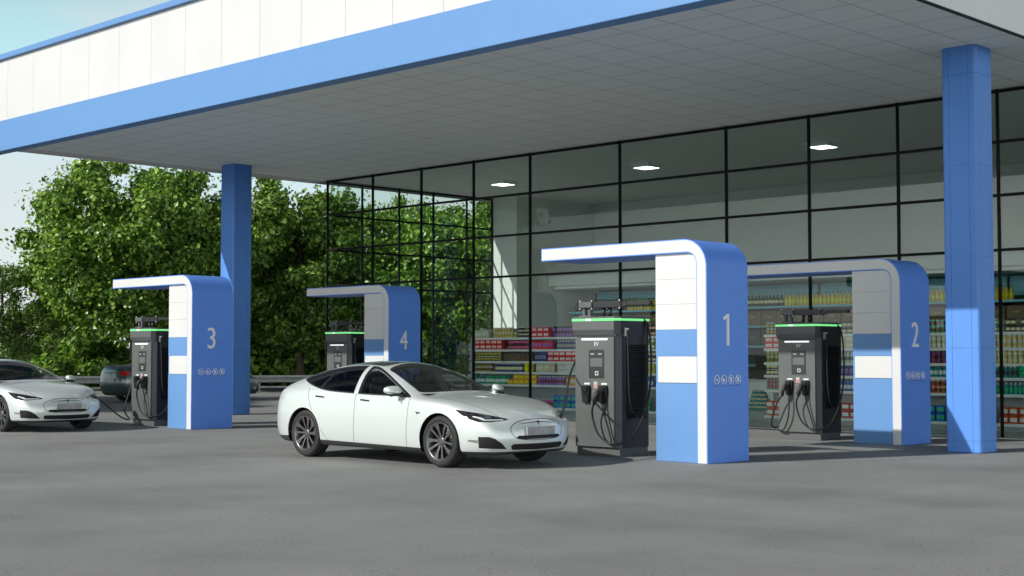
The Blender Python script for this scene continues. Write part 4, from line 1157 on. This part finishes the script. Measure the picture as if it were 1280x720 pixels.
def product(kind, a, b):
    """shared mesh; a = main colour, b = second colour. Base at z=0, front towards -Y"""
    key = (kind, a, b)
    if key in PM: return PM[key]
    m = MB(); A, B = col_m(a), col_m(b)
    if kind == 'jar':      # lid, glass, label
        m.lathe([(0, 0), (.044, 0), (.047, .01)], 10, 0); m.lathe([(.047, .01), (.047, .03)], 10, 0); m.lathe([(.0475, .03), (.0475, .085)], 10, 1)
        m.lathe([(.047, .085), (.047, .098), (.038, .108)], 10, 0); m.lathe([(.041, .108), (.041, .13), (0, .13)], 10, 2)
        mats = [A, B, col_m(WHT if b != WHT else a)]; w_, h_ = .102, .131
    elif kind == 'darkjar':
        m.lathe([(0, 0), (.046, 0), (.048, .01), (.048, .03)], 10, 0); m.lathe([(.0485, .03), (.0485, .08)], 10, 1); m.lathe([(.048, .08), (.046, .1)], 10, 0); m.lathe([(.046, .1), (.046, .13), (0, .131)], 10, 2)
        mats = [A, B, col_m(BLK)]; w_, h_ = .104, .132
    elif kind == 'can':
        m.lathe([(0, 0), (.034, .0), (.037, .008)], 10, 2); m.lathe([(.037, .008), (.037, .06)], 10, 0); m.lathe([(.037, .06), (.037, .085)], 10, 1); m.lathe([(.037, .085), (.034, .093), (0, .091)], 10, 2)
        mats = [A, B, STEEL]; w_, h_ = .08, .0935
    elif kind == 'bottle':  # household bottle with cap and label
        m.lathe([(0, 0), (.038, 0), (.04, .01), (.04, .05)], 10, 0); m.lathe([(.0405, .05), (.0405, .13)], 10, 1); m.lathe([(.04, .13), (.036, .165), (.018, .19)], 10, 0); m.lathe([(.019, .19), (.019, .225), (0, .226)], 10, 2)
        mats = [A, B, col_m(WHT if b != WHT else a)]; w_, h_ = .088, .23
    elif kind == 'tall':   # tall drinks bottle
        m.lathe([(0, 0), (.05, 0), (.053, .012), (.053, .10)], 12, 0); m.lathe([(.0535, .10), (.0535, .18)], 12, 1); m.lathe([(.053, .18), (.050, .225), (.026, .30), (.019, .33)], 12, 0); m.lathe([(.021, .33), (.021, .365), (0, .366)], 12, 2)
        mats = [A, B, col_m(GOLD if a != YOIL else OLV)]; w_, h_ = .118, .37
    elif kind == 'carton':
        m.box(-.10, .10, -.06, .06, 0, .125, 0, .004, 1); m.box(-.075, .075, -.0625, -.0605, .035, .095, 1); m.box(-.03, .05, -.064, -.0626, .05, .062, 0)
        mats = [A, B]; w_, h_ = .205, .126
    elif kind == 'box':    # upright carton
        m.box(-.06, .06, -.04, .04, 0, .21, 0, .004, 1); m.box(-.05, .05, -.0425, -.0405, .06, .15, 1); m.box(-.03, .03, -.044, -.0426, .085, .10, 0)
        mats = [A, B]; w_, h_ = .124, .211
    elif kind == 'pack':   # soft wrapped multipack, bulging
        bm = bmesh.new(); bmesh.ops.create_cube(bm, size=1); bmesh.ops.subdivide_edges(bm, edges=list(bm.edges), cuts=3, use_grid_fill=True)
        for v in bm.verts:
            c = v.co; k = 1-.22*max(abs(c.x*c.z), abs(c.x*c.y), abs(c.y*c.z))*4
            v.co = Vector((c.x*.19*k, c.y*.12*k, (c.z+.5)*.16*(1-.08*abs(c.x)*2)))
        for f in bm.faces:
            q = f.calc_center_median(); f.material_index = 1 if (q.y < -.04 and abs(q.z-.08) < .045 and abs(q.x) < .07) else 0
        m.addbm(bm, 0, True, keepmat=True); bm.free(); mats = [A, B]; w_, h_ = .20, .165
    elif kind == 'tub':
        m.lathe([(0, 0), (.06, 0), (.07, .09)], 14, 0); m.lathe([(.073, .09), (.073, .115), (0, .118)], 14, 1)
        mats = [A, B]; w_, h_ = .15, .119
    elif kind == 'cup':
        m.lathe([(0, 0), (.04, 0), (.052, .17)], 12, 0); m.lathe([(.054, .17), (.054, .19), (.035, .2), (0, .2)], 12, 1)
        mats = [A, B]; w_, h_ = .125, .2
    else: raise ValueError(kind)
    me = m.mesh(kind, mats); PM[key] = (me, w_, h_); return PM[key]
KN = {'jar': ('glass_jar', 'jar'), 'darkjar': ('lidded_jar', 'jar'), 'can': ('drink_can', 'can'), 'bottle': ('plastic_bottle', 'bottle'), 'tall': ('drink_bottle', 'bottle'), 'carton': ('carton', 'carton'), 'box': ('packet', 'packet'), 'pack': ('multipack', 'multipack'), 'tub': ('plastic_tub', 'tub'), 'cup': ('takeaway_cup', 'cup')}
CNAME = {WHT: 'white', RED: 'red', TAN: 'tan', BEI: 'beige', BLK: 'black', PUR: 'dark purple', NAV: 'navy', GRN: 'green', TEAL: 'teal', ORG: 'orange', YEL: 'yellow', GOLD: 'gold', DRED: 'dark red', CRM: 'cream', BLU: 'blue', PNK: 'pink', BRN: 'brown', OLV: 'olive', VIO: 'violet', ORR: 'orange red', GRY: 'grey', WINE: 'dark green', YOIL: 'yellow'}
rp = random.Random(3)
def row(x0, x1, z, yf, kind, a, b, stack, where):
    me, w_, h_ = product(kind, a, b)
    nm, cat = KN[kind]
    x = x0+w_/2+.005
    lab = '%s and %s %s on the %s' % (CNAME[a], CNAME[b], nm.replace('_', ' '), where) if a != b else '%s %s on the %s' % (CNAME[a], nm.replace('_', ' '), where)
    grp = '%s %ss on the %s' % (CNAME[a], nm.replace('_', ' '), where)
    while x+w_/2 < x1:
        for s in range(stack):
            if s == stack-1 and stack > 1 and rp.random() < .06: continue
            o = bpy.data.objects.new(nm, me); COL.objects.link(o)
            o.location = (x+rp.uniform(-.004, .004), yf+.07+rp.uniform(-.006, .006), z+s*(h_+.0015)+.001)
            o.rotation_euler = (0, 0, rp.uniform(-.09, .09))
            tag(o, lab, cat, grp)
        x += w_+rp.uniform(.001, .008)
def px2x(px, y=GFY):
    k = (px-640)/FPX; return (k*math.cos(YAW)-math.sin(YAW))/(k*math.sin(YAW)+math.cos(YAW))*y
AROWS = {
 5: [(593, 614, 'box', BEI, WHT, 1), (615, 645, 'jar', TAN, GOLD, 2), (646, 663, 'can', BLK, CRM, 3), (664, 690, 'carton', RED, WHT, 2), (690, 722, 'darkjar', PUR, VIO, 2), (722, 770, 'jar', OLV, CRM, 2), (770, 818, 'darkjar', DRED, TAN, 2)],
 4: [(593, 634, 'carton', RED, WHT, 2), (634, 662, 'darkjar', DRED, PNK, 2), (663, 694, 'box', RED, VIO, 1), (694, 722, 'bottle', NAV, GRY, 1), (722, 770, 'carton', BLU, WHT, 2), (770, 818, 'jar', GOLD, WHT, 2)],
 3: [(593, 628, 'jar', OLV, GOLD, 2), (629, 668, 'box', BRN, BRN, 1), (668, 684, 'box', NAV, GRY, 1), (684, 722, 'carton', RED, WHT, 2), (722, 770, 'box', BRN, TAN, 1), (770, 818, 'darkjar', PUR, CRM, 2)],
 2: [(593, 617, 'jar', GOLD, BRN, 2), (617, 654, 'bottle', NAV, CRM, 1), (654, 669, 'tub', YEL, YEL, 2), (669, 696, 'box', BEI, CRM, 1), (696, 722, 'carton', WHT, BEI, 2), (722, 770, 'bottle', TEAL, WHT, 1), (770, 818, 'box', YEL, VIO, 1)],
 1: [(593, 606, 'bottle', TEAL, WHT, 1), (606, 634, 'bottle', GRN, WHT, 1), (634, 671, 'carton', ORG, YEL, 2), (671, 707, 'bottle', VIO, DRED, 1), (707, 722, 'box', ORG, WHT, 1), (722, 770, 'carton', ORG, WHT, 2), (770, 818, 'bottle', BLU, WHT, 1)],
 0: [(593, 622, 'pack', ORR, WHT, 2), (622, 640, 'tub', YEL, BRN, 2), (640, 667, 'pack', GRY, WHT, 1), (667, 690, 'bottle', PNK, DRED, 1), (690, 722, 'pack', BLU, GRN, 2), (722, 770, 'pack', BLU, WHT, 2), (770, 818, 'pack', GRN, CRM, 2)]}
for lv, segs in AROWS.items():
    for (a, b, k, c1, c2_, st) in segs:
        xa, xb = max(px2x(a), GA[0]+.03), min(px2x(b), GA[1]-.03)
        row(xa, xb, LEV[lv]-.02+.02+.004, GFY-.01, k, c1, c2_, st, '%s shelf behind the middle car' % LEVN[lv])
BR = {
 5: [(-18.2, -17.1, 'jar', OLV, GOLD, 2), (-17.1, -15.2, 'darkjar', GRY, CRM, 2), (-15.2, -14.4, 'jar', BLK, WHT, 2), (-14.4, -13.5, 'jar', GRN, DRED, 2), (-13.5, -12.6, 'jar', TEAL, CRM, 2), (-12.6, -10.7, 'darkjar', BRN, CRM, 2)],
 4: [(-18.2, -17.2, 'carton', RED, WHT, 2), (-17.2, -15.6, 'carton', BEI, CRM, 2), (-15.6, -14.6, 'darkjar', PUR, PNK, 2), (-14.6, -13.0, 'jar', CRM, WHT, 2), (-13.0, -10.7, 'jar', CRM, TAN, 2)],
 3: [(-18.2, -17.0, 'jar', GOLD, OLV, 2), (-17.0, -15.4, 'bottle', WHT, GRY, 1), (-15.4, -14.4, 'box', BRN, BRN, 1), (-14.4, -13.1, 'darkjar', DRED, PUR, 2), (-13.1, -10.7, 'jar', TAN, CRM, 2)],
 2: [(-18.2, -16.6, 'jar', BRN, CRM, 2), (-16.6, -15.1, 'box', NAV, VIO, 1), (-15.1, -14.5, 'tub', YEL, YEL, 2), (-14.5, -13.3, 'bottle', TEAL, WHT, 1), (-13.3, -12.35, 'bottle', TEAL, BLK, 1), (-12.35, -10.7, 'tub', GRN, GRN, 2)],
 1: [(-18.2, -16.8, 'can', GRY, RED, 3), (-16.8, -15.2, 'bottle', BLU, WHT, 1), (-15.2, -14.2, 'carton', ORG, YEL, 2), (-14.2, -13.2, 'jar', ORR, BRN, 2), (-13.2, -10.7, 'bottle', TEAL, GRN, 1)],
 0: [(-18.2, -16.9, 'pack', ORR, WHT, 2), (-16.9, -15.4, 'pack', RED, WHT, 2), (-15.4, -14.3, 'can', GRY, DRED, 3), (-14.3, -12.75, 'pack', BLU, GRN, 2), (-12.75, -10.7, 'pack', ORR, WHT, 2)]}
for lv, segs in BR.items():
    for (a, b, k, c1, c2_, st) in segs:
        row(max(a, GB[0]+.03), min(b, GB[1]-.03), LEV[lv]+.004, GFY-.01, k, c1, c2_, st, '%s shelf behind kiosk 2' % LEVN[lv])
# leaflets and bags hanging on the left end of the left rack
t = thing('leaflet_stand', 'narrow stand of blue and white leaflets at the left end of the shelf rack', 'leaflet stand', (GA[0]-.12, GFY+.3, .02))
MB().box(-.03, .03, -.2, .2, 0, 2.0).build('post', SHELFG, t)
for z in (.5, .8, 1.1, 1.4, 1.65):
    MB().box(-.085, -.031, -.17, .17, z, z+.2).build('leaflet', col_m((.2, .4, .7) if z != 1.1 else WHT), t)
    MB().box(-.10, -.031, -.19, .19, z-.03, z).build('tray', SHELFW, t)

# tall blue shelf unit along the back wall with its pale canopy
UX0, UX1, UY = -29.9, -10.6, 33.2
t = thing('wall_shelf_unit', 'long blue edged shelving under a pale canopy along the back wall', 'wall shelves', ((UX0+UX1)/2, 34.0, .02))
h = (UX1-UX0)/2
MB().box(-h, h, .62, .78, 0, 3.6).build('back_board', DKBOARD, t)
m_ = MB(); m_.box(-h-.3, h, -1.45, .78, 3.62, 3.95, 0, .03); m_.build('canopy_box', mat('unit_canopy', (.72, .75, .73), .5), t)
MB().box(-h-.2, h, -1.25, .75, 3.54, 3.618).build('canopy_soffit', SHELFW, t)
MB().box(-h, h, .52, .615, 3.0, 3.5).build('valance', SHELFB, t)
m_ = MB()
ULV = [2.86, 2.33, 1.77, 1.25, .72, .2]
for z in ULV:
    o = MB().box(-h, h, -.76, .615, z-.06, z-.02).build('shelf', SHELFBD, t)
    MB().box(-h, h, -.80, -.762, z-.075, z-.015, 0, .005).build('shelf_edge', SHELFB, o)
x = -h
while x < h+.01:
    MB().box(x-.02, x+.02, .45, .615, 0.0, 3.5).build('upright', DKBOARD, t); x += 2.757
for i, (a, b, c1, c2_) in enumerate(((-29.7, -27.6, WINE, OLV), (-27.6, -24.6, YOIL, OLV), (-24.6, -22.0, WINE, CRM), (-22.0, -19.5, YOIL, YEL), (-19.5, -18.35, WINE, GRY), (-18.35, -15.4, YOIL, YEL), (-14.6, -13.9, GRY, GRN), (-13.9, -13.0, GRY, OLV), (-12.9, -12.0, WINE, GRY), (-12.0, -10.7, YOIL, YEL))):
    # bottle size on this shelf is larger than on the racks
    row(a, b, 2.85, UY+.03, 'tall', c1, c2_, 1, 'high blue shelf along the back wall')
for (a, b, k, c1, c2_, z, nme) in ((-19.6, -18.4, 'cup', GRY, WHT, 1.235, 'fourth'), (-19.6, -18.2, 'cup', BLK, GRY, .71, 'fifth'), ):
    row(a, b, z+.005, UY+.05, k, c1, c2_, 1, '%s blue shelf along the back wall' % nme)
for (z, a, b, c, lab) in ((1.76, -29.5, -10.8, (.085, .088, .09), 'dark grey storage crate in the row along the third blue wall shelf'), (2.32, -29.5, -10.8, (.22, .15, .08), 'brown cardboard case in the row along the second blue wall shelf')):
    m_ = MB(); m_.box(-.24, .24, -.2, .2, 0, .40 if z > 2 else .44, 0, .008)
    m_.box(-.10, .10, -.203, -.2005, .22, .28, 1)
    me = m_.mesh('storage_case', [mat('case_%d' % int(z*10), c, .7, noise=.1), mat('case_label_%d' % int(z*10), tuple(min(1, 1.7*v) for v in c), .6)])
    x = a+.3
    while x < b:
        o = bpy.data.objects.new('cardboard_case' if z > 2 else 'storage_crate', me); COL.objects.link(o); o.location = (x, UY+.35+rp.uniform(-.03, .03), z+.021-.02+.005); tag(o, lab, 'case' if z > 2 else 'crate', lab.split(' in the')[0]+'s on the wall shelf')
        x += .50+rp.uniform(0, .02)
# counter with coffee machine and card terminal, seen between kiosk 1 and its neighbour
t = thing('counter', 'white shop counter with a dark kick board, right of kiosk 1', 'counter', (-19.6, 29.3, .02))
MB().box(-1.2, .55, -.35, .35, .12, .86, 0, .02).build('body', SHELFW, t); MB().box(-1.15, .5, -.3, .3, 0, .12).build('kick_board', DKBOARD, t)
MB().box(-1.25, .6, -.4, .4, .862, .90, 0, .01).build('worktop', mat('worktop', (.7, .7, .69), .3), t)
t = thing('coffee_machine', 'silver coffee machine standing on the white shop counter', 'coffee machine', (-19.35, 29.2, .921))
m_ = MB(); m_.box(-.22, .22, -.2, .22, 0, .06, 0, .01); m_.box(-.22, .22, .02, .22, .06, .36, 0, .02); m_.box(-.22, .22, -.2, .22, .30, .46, 0, .03)
m_.build('body', STEEL, t); m_ = MB()
for a in (-.1, .1): m_.cyl((a, -.12, .30), (a, -.12, .24), .03)
m_.build('spout', TRIMBLK, t); MB().box(-.15, .15, -.205, -.2005, .36, .42).build('control_panel', TRIMBLK, t)
t = thing('till_screen', 'black till screen on a stalk on the white shop counter', 'till', (-19.9, 29.15, .921))
m_ = MB(); m_.box(-.1, .1, -.08, .08, 0, .02, 0, .005); m_.cyl((0, 0, .02), (0, .02, .35), .015); m_.build('stand', TRIMBLK, t)
m_ = MB(); m_.box(-.19, .19, -.03, .0, .28, .56, 0, .008); m_.build('screen', GLOSSBLK, t)
# small pyramid of cans on the floor in front of the counter
me, w_, h_ = product('can', TEAL, CRM)
m_ = MB(); m_.box(-.35, .35, -.2, .2, 0, .22, 0, .01)
o = m_.build('display_plinth', SHELFG); o.location = (-18.9, 27.55, .02); tag(o, 'low grey plinth under the pyramid of cans', 'plinth')
for l in range(5):
    for k in range(8-l):
        for r_ in range(2):
            o = bpy.data.objects.new('drink_can', me); COL.objects.link(o); o.location = (-18.9+(k-(7-l)/2)*.082, 27.5+r_*.09, .2415+l*.0945)
            tag(o, 'teal and cream can stacked in the pyramid beside the counter', 'can', 'cans in the floor pyramid')
# ------------------------------------------------------------------ guardrail
GALV = mat('galvanised', (.25, .26, .26), .45, metal=.35, noise=.12, nscale=3)
def guardrail(p0, p1, label):
    p0 = Vector((*p0, 0)); p1 = Vector((*p1, 0)); d = p1-p0; L_ = d.length
    t = thing('guardrail', label, 'guardrail', p0, None, math.atan2(d.y, d.x))
    # W shaped beam section in (y,z), y towards the forecourt is negative
    P = [(0, .40), (-.045, .425), (-.05, .47), (-.005, .50), (0, .54), (-.005, .58), (-.05, .61), (-.045, .665), (0, .69)]
    sec = P+[(p[0]+.008, p[1]) for p in P[::-1]]
    MB().prism(sec, 0, L_, 0, 'x').build('beam', GALV, t)
    MB().box(0, L_, -.03, .02, .18, .26, 0, .01).build('lower_rail', GALV, t)
    x = 1.0; k = 0
    while x < L_:
        m_ = MB(); m_.box(x-.04, x+.04, .012, .10, 0, .66); o = m_.build('post', GALV, t); x += 4
    return t
GR = [at(-260, 52), at(700, 61)]
guardrail(GR[0], GR[1], 'long grey metal guardrail along the far edge of the forecourt')

# ------------------------------------------------------------------ trees
def leaf_mat(name, c0, c1, tr=.24):
    m = bpy.data.materials.new(name); m.use_nodes = True
    nt = m.node_tree; N = nt.nodes; L = nt.links; b = N['Principled BSDF']; out = N['Material Output']
    g = N.new('ShaderNodeNewGeometry'); oi = N.new('ShaderNodeObjectInfo')
    r = N.new('ShaderNodeValToRGB'); r.color_ramp.elements[0].color = (*c0, 1); r.color_ramp.elements[1].color = (*c1, 1)
    r.color_ramp.elements[0].position = .22; r.color_ramp.elements[1].position = 1.0
    L.new(g.outputs['Random Per Island'], r.inputs['Fac'])
    hs = N.new('ShaderNodeHueSaturation'); mr = N.new('ShaderNodeMapRange'); mr.inputs['To Min'].default_value = .8; mr.inputs['To Max'].default_value = 1.2
    L.new(oi.outputs['Random'], mr.inputs['Value']); L.new(mr.outputs['Result'], hs.inputs['Value']); L.new(r.outputs['Color'], hs.inputs['Color'])
    L.new(hs.outputs['Color'], b.inputs['Base Color']); b.inputs['Roughness'].default_value = .36; b.inputs['Specular IOR Level'].default_value = .5
    t = N.new('ShaderNodeBsdfTranslucent'); hs2 = N.new('ShaderNodeHueSaturation'); hs2.inputs['Value'].default_value = 1.5; hs2.inputs['Saturation'].default_value = 1.1
    L.new(hs.outputs['Color'], hs2.inputs['Color']); L.new(hs2.outputs['Color'], t.inputs['Color'])
    mx = N.new('ShaderNodeMixShader'); mx.inputs['Fac'].default_value = tr
    L.new(b.outputs[0], mx.inputs[1]); L.new(t.outputs[0], mx.inputs[2]); L.new(mx.outputs[0], out.inputs['Surface'])
    return m
LEAFA = leaf_mat('leaf_broad', (.038, .105, .008), (.34, .52, .095))
LEAFB = leaf_mat('leaf_light', (.14, .25, .05), (.36, .52, .15))
BARK = mat('bark', (.085, .068, .05), .9, noise=.35, nscale=6, bump=.8, bscale=14)

def leaf_cloud(rng, clumps, per, size):
    """leaf shaped faces (two triangles with a fold) scattered through clumps"""
    n = len(clumps)*per
    cl = np.repeat(np.array([c[:3] for c in clumps]), per, 0); cr_ = np.repeat(np.array([c[3] for c in clumps]), per)
    d = rng.normal(size=(n, 3)); d /= np.linalg.norm(d, axis=1)[:, None]
    rad = cr_*rng.random(n)**.55
    pos = cl+d*rad[:, None]*np.array([1, 1, .78])
    # leaf normals lean outward and up with much scatter
    nn = d*.75+rng.normal(size=(n, 3))*.5+np.array([0, 0, .35]); nn /= np.linalg.norm(nn, axis=1)[:, None]
    a = np.cross(nn, rng.normal(size=(n, 3))); a /= np.linalg.norm(a, axis=1)[:, None]; b = np.cross(nn, a)
    s = size*(.65+.7*rng.random(n))[:, None]
    tip = pos+a*s*.62-nn*s*.12; base = pos-a*s*.5; l = pos+b*s*.40+nn*s*.06; r = pos-b*s*.40+nn*s*.06
    v = np.stack([base, r, tip, l], 1).reshape(-1, 3)
    f = (np.arange(n)*4)[:, None]+np.array([0, 1, 2, 3])
    return v, f
def tree_meshes(seed, H, W, trunk_h, nclump, per, leaf, lm, droop=0.0, shape='round'):
    rng = np.random.default_rng(seed); rr = random.Random(seed)
    cz = trunk_h+(H-trunk_h)*.5; rz = (H-trunk_h)*.5; rx = W/2
    clumps = []; tips = []
    tries = 0
    while len(clumps) < nclump:
        tries += 1
        d = rng.normal(size=3); d /= np.linalg.norm(d); k = rng.random()**.30
        p = np.array([d[0]*rx*k, d[1]*rx*k, cz+d[2]*rz*k*(1 if d[2] > 0 else .95)])
        ang = math.atan2(d[1], d[0]); lob = 1+.07*math.sin(3*ang+seed)+.05*math.sin(5*ang+2*seed+3*d[2])
        p[:2] *= lob
        cr = rng.uniform(.34, .78)*W/9
        clumps.append((p[0], p[1], p[2], cr))
    # a loose scatter of leaves between the clumps softens their outline
    loose = [(c[0]*1.01, c[1]*1.01, c[2], c[3]*1.9) for c in clumps]
    v, f = leaf_cloud(rng, clumps, per, leaf)
    v2, f2 = leaf_cloud(rng, loose, per//3, leaf)
    f = np.concatenate([f, f2+len(v)]); v = np.concatenate([v, v2])
    me = bpy.data.meshes.new('crown'); me.from_pydata(v.tolist(), [], f.tolist()); me.materials.append(lm); me.update()
    m_ = MB(); tr = .028*H
    lean = rr.uniform(-.25, .25)
    path = [(0, 0, -.15), (lean*.1, .03, trunk_h*.5), (lean*.4, lean*.2, trunk_h), (lean*.7, lean*.5, cz), (lean, lean, H*.86)]
    m_.tube(path, lambda t: tr*(1.25-.25*min(1, t*6))*(1-.80*t), 10, 0, 6)
    for k in range(11):
        c = clumps[int(rng.integers(nclump))]
        z0 = trunk_h*rr.uniform(.85, 1.1)+(H-trunk_h)*rr.uniform(0, .38); z0 = min(z0, c[2]-.3)
        m_.tube([(lean*.5, lean*.3, z0), (c[0]*.35, c[1]*.35, z0+(c[2]-z0)*.45+.1), (c[0], c[1], c[2])], lambda t: tr*.48*(1-.85*t), 6, 0, 5)
    tm = m_.mesh('trunk', [BARK])
    return me, tm
TM = {'big': tree_meshes(11, 10.2, 9.7, 2.1, 290, 360, .185, LEAFA),
      'mid': tree_meshes(23, 9.4, 8.0, 1.6, 215, 345, .18, LEAFA),
      'wide': tree_meshes(37, 8.4, 9.2, 1.3, 215, 345, .18, LEAFA),
      'light': tree_meshes(51, 7.6, 6.4, 1.4, 110, 230, .15, LEAFB)}
def tree(kind, px, depth, s, rz, label, group='trees along the far side of the guardrail', sq=1.0):
    x, y = at(px, depth)
    t = thing('tree', label, 'tree', (x, y, -.03), group, rz); t.scale = (s*sq, s*sq, s)
    me, tm = TM[kind]
    for nm, m in (('trunk', tm), ('crown', me)):
        o = bpy.data.objects.new(nm, m); COL.objects.link(o); o.parent = t
    return t
tree('big', 168, 60, .97, .3, 'big round dark green tree rising behind kiosk 3 and the left car')
tree('light', 5, 60, .76, 1.0, 'smaller light green tree with loose twigs at the left edge')
tree('light', -80, 68, .7, 2.2, 'pale green tree mostly cut by the left edge of the picture')
tree('mid', 375, 63, 1.0, 1.9, 'full green tree between the left column and the shop corner')
tree('mid', 262, 70, 1.0, 4.0, 'tree whose top shows right behind the left column')
tree('mid', 424, 66, .90, 5.1, 'tree seen through the shop glass just inside its left corner')
tree('wide', 540, 64, .95, 3.1, 'broad tree seen through the middle of the glass side wall')
tree('mid', 510, 80, 1.13, .2, 'tall narrow tree standing furthest back behind the glass side wall', sq=.55)
tree('mid', 618, 70, .98, 2.6, 'tree seen through the glass next to the white pier')
tree('wide', 85, 84, .62, 5.5, 'low tree in the gap left of the big round tree')
tree('wide', 420, 80, .92, .9, 'farther tree filling in behind the shop corner')
# low bushes fill in under the crowns
BM_ = []
for sd_ in (3, 9):
    rng = np.random.default_rng(sd_)
    cl = [(rng.normal()*1.1, rng.normal()*.8, .35+abs(rng.normal())*.55, .5) for k in range(26)]
    v, f = leaf_cloud(rng, cl, 150, .2)
    me = bpy.data.meshes.new('bush'); me.from_pydata(v.tolist(), [], f.tolist()); me.materials.append(LEAFA); me.update(); BM_.append(me)
rb = random.Random(5)
for k, px in enumerate((-40, 20, 75, 120, 190, 235, 318, 350, 385, 425, 465, 505, 550, 595, 640)):
    x, y = at(px, 66+rb.uniform(-1.5, 4)); s = rb.uniform(1.0, 1.5)
    o = bpy.data.objects.new('bush', BM_[k % 2]); COL.objects.link(o); o.location = (x, y, -.05); o.scale = (s*1.3, s, s); o.rotation_euler = (0, 0, rb.uniform(0, 6))
    tag(o, 'leafy green bush growing under the trees behind the guardrail', 'bush', 'bushes under the trees')
# trees left of the frame whose shade falls across the left of the forecourt, and some across the road
for k, (x, y, kd, s, rz) in enumerate(((-42, 11, 'big', .9, 1.2), (-46.5, 15, 'mid', 1.0, 4.2))):
    t = thing('tree', 'tree standing outside the view whose shade or reflection reaches the forecourt', 'tree', (x, y, -.03), 'trees round the station', rz); t.scale = (s, s, s)
    for nm, m in zip(('trunk', 'crown'), TM[kd][::-1]):
        o = bpy.data.objects.new(nm, m); COL.objects.link(o); o.parent = t

SOIL = mat('planting_soil', (.06, .05, .03), .95, noise=.4, nscale=3, bump=.6, bscale=12)
KERB = mat('kerb_stone', (.33, .33, .32), .8, noise=.1, nscale=4)
for (x, y, lab) in ((-42, 11, 'square kerbed tree bed left of the forecourt, nearer the camera'), (-46.5, 15, 'square kerbed tree bed left of the forecourt, farther from the camera')):
    t = thing('tree_bed', lab, 'tree bed', (x, y, .002), 'kerbed tree beds')
    m_ = MB(); a = 1.3
    for (x0, x1, y0, y1) in ((-a, a, -a, -a+.15), (-a, a, a-.15, a), (-a, -a+.15, -a+.152, a-.152), (a-.15, a, -a+.152, a-.152)): m_.box(x0, x1, y0, y1, 0, .13, 0, .01)
    m_.build('kerb', KERB, t)
    MB().box(-a+.152, a-.152, -a+.152, a-.152, 0, .09).build('soil', SOIL, t)
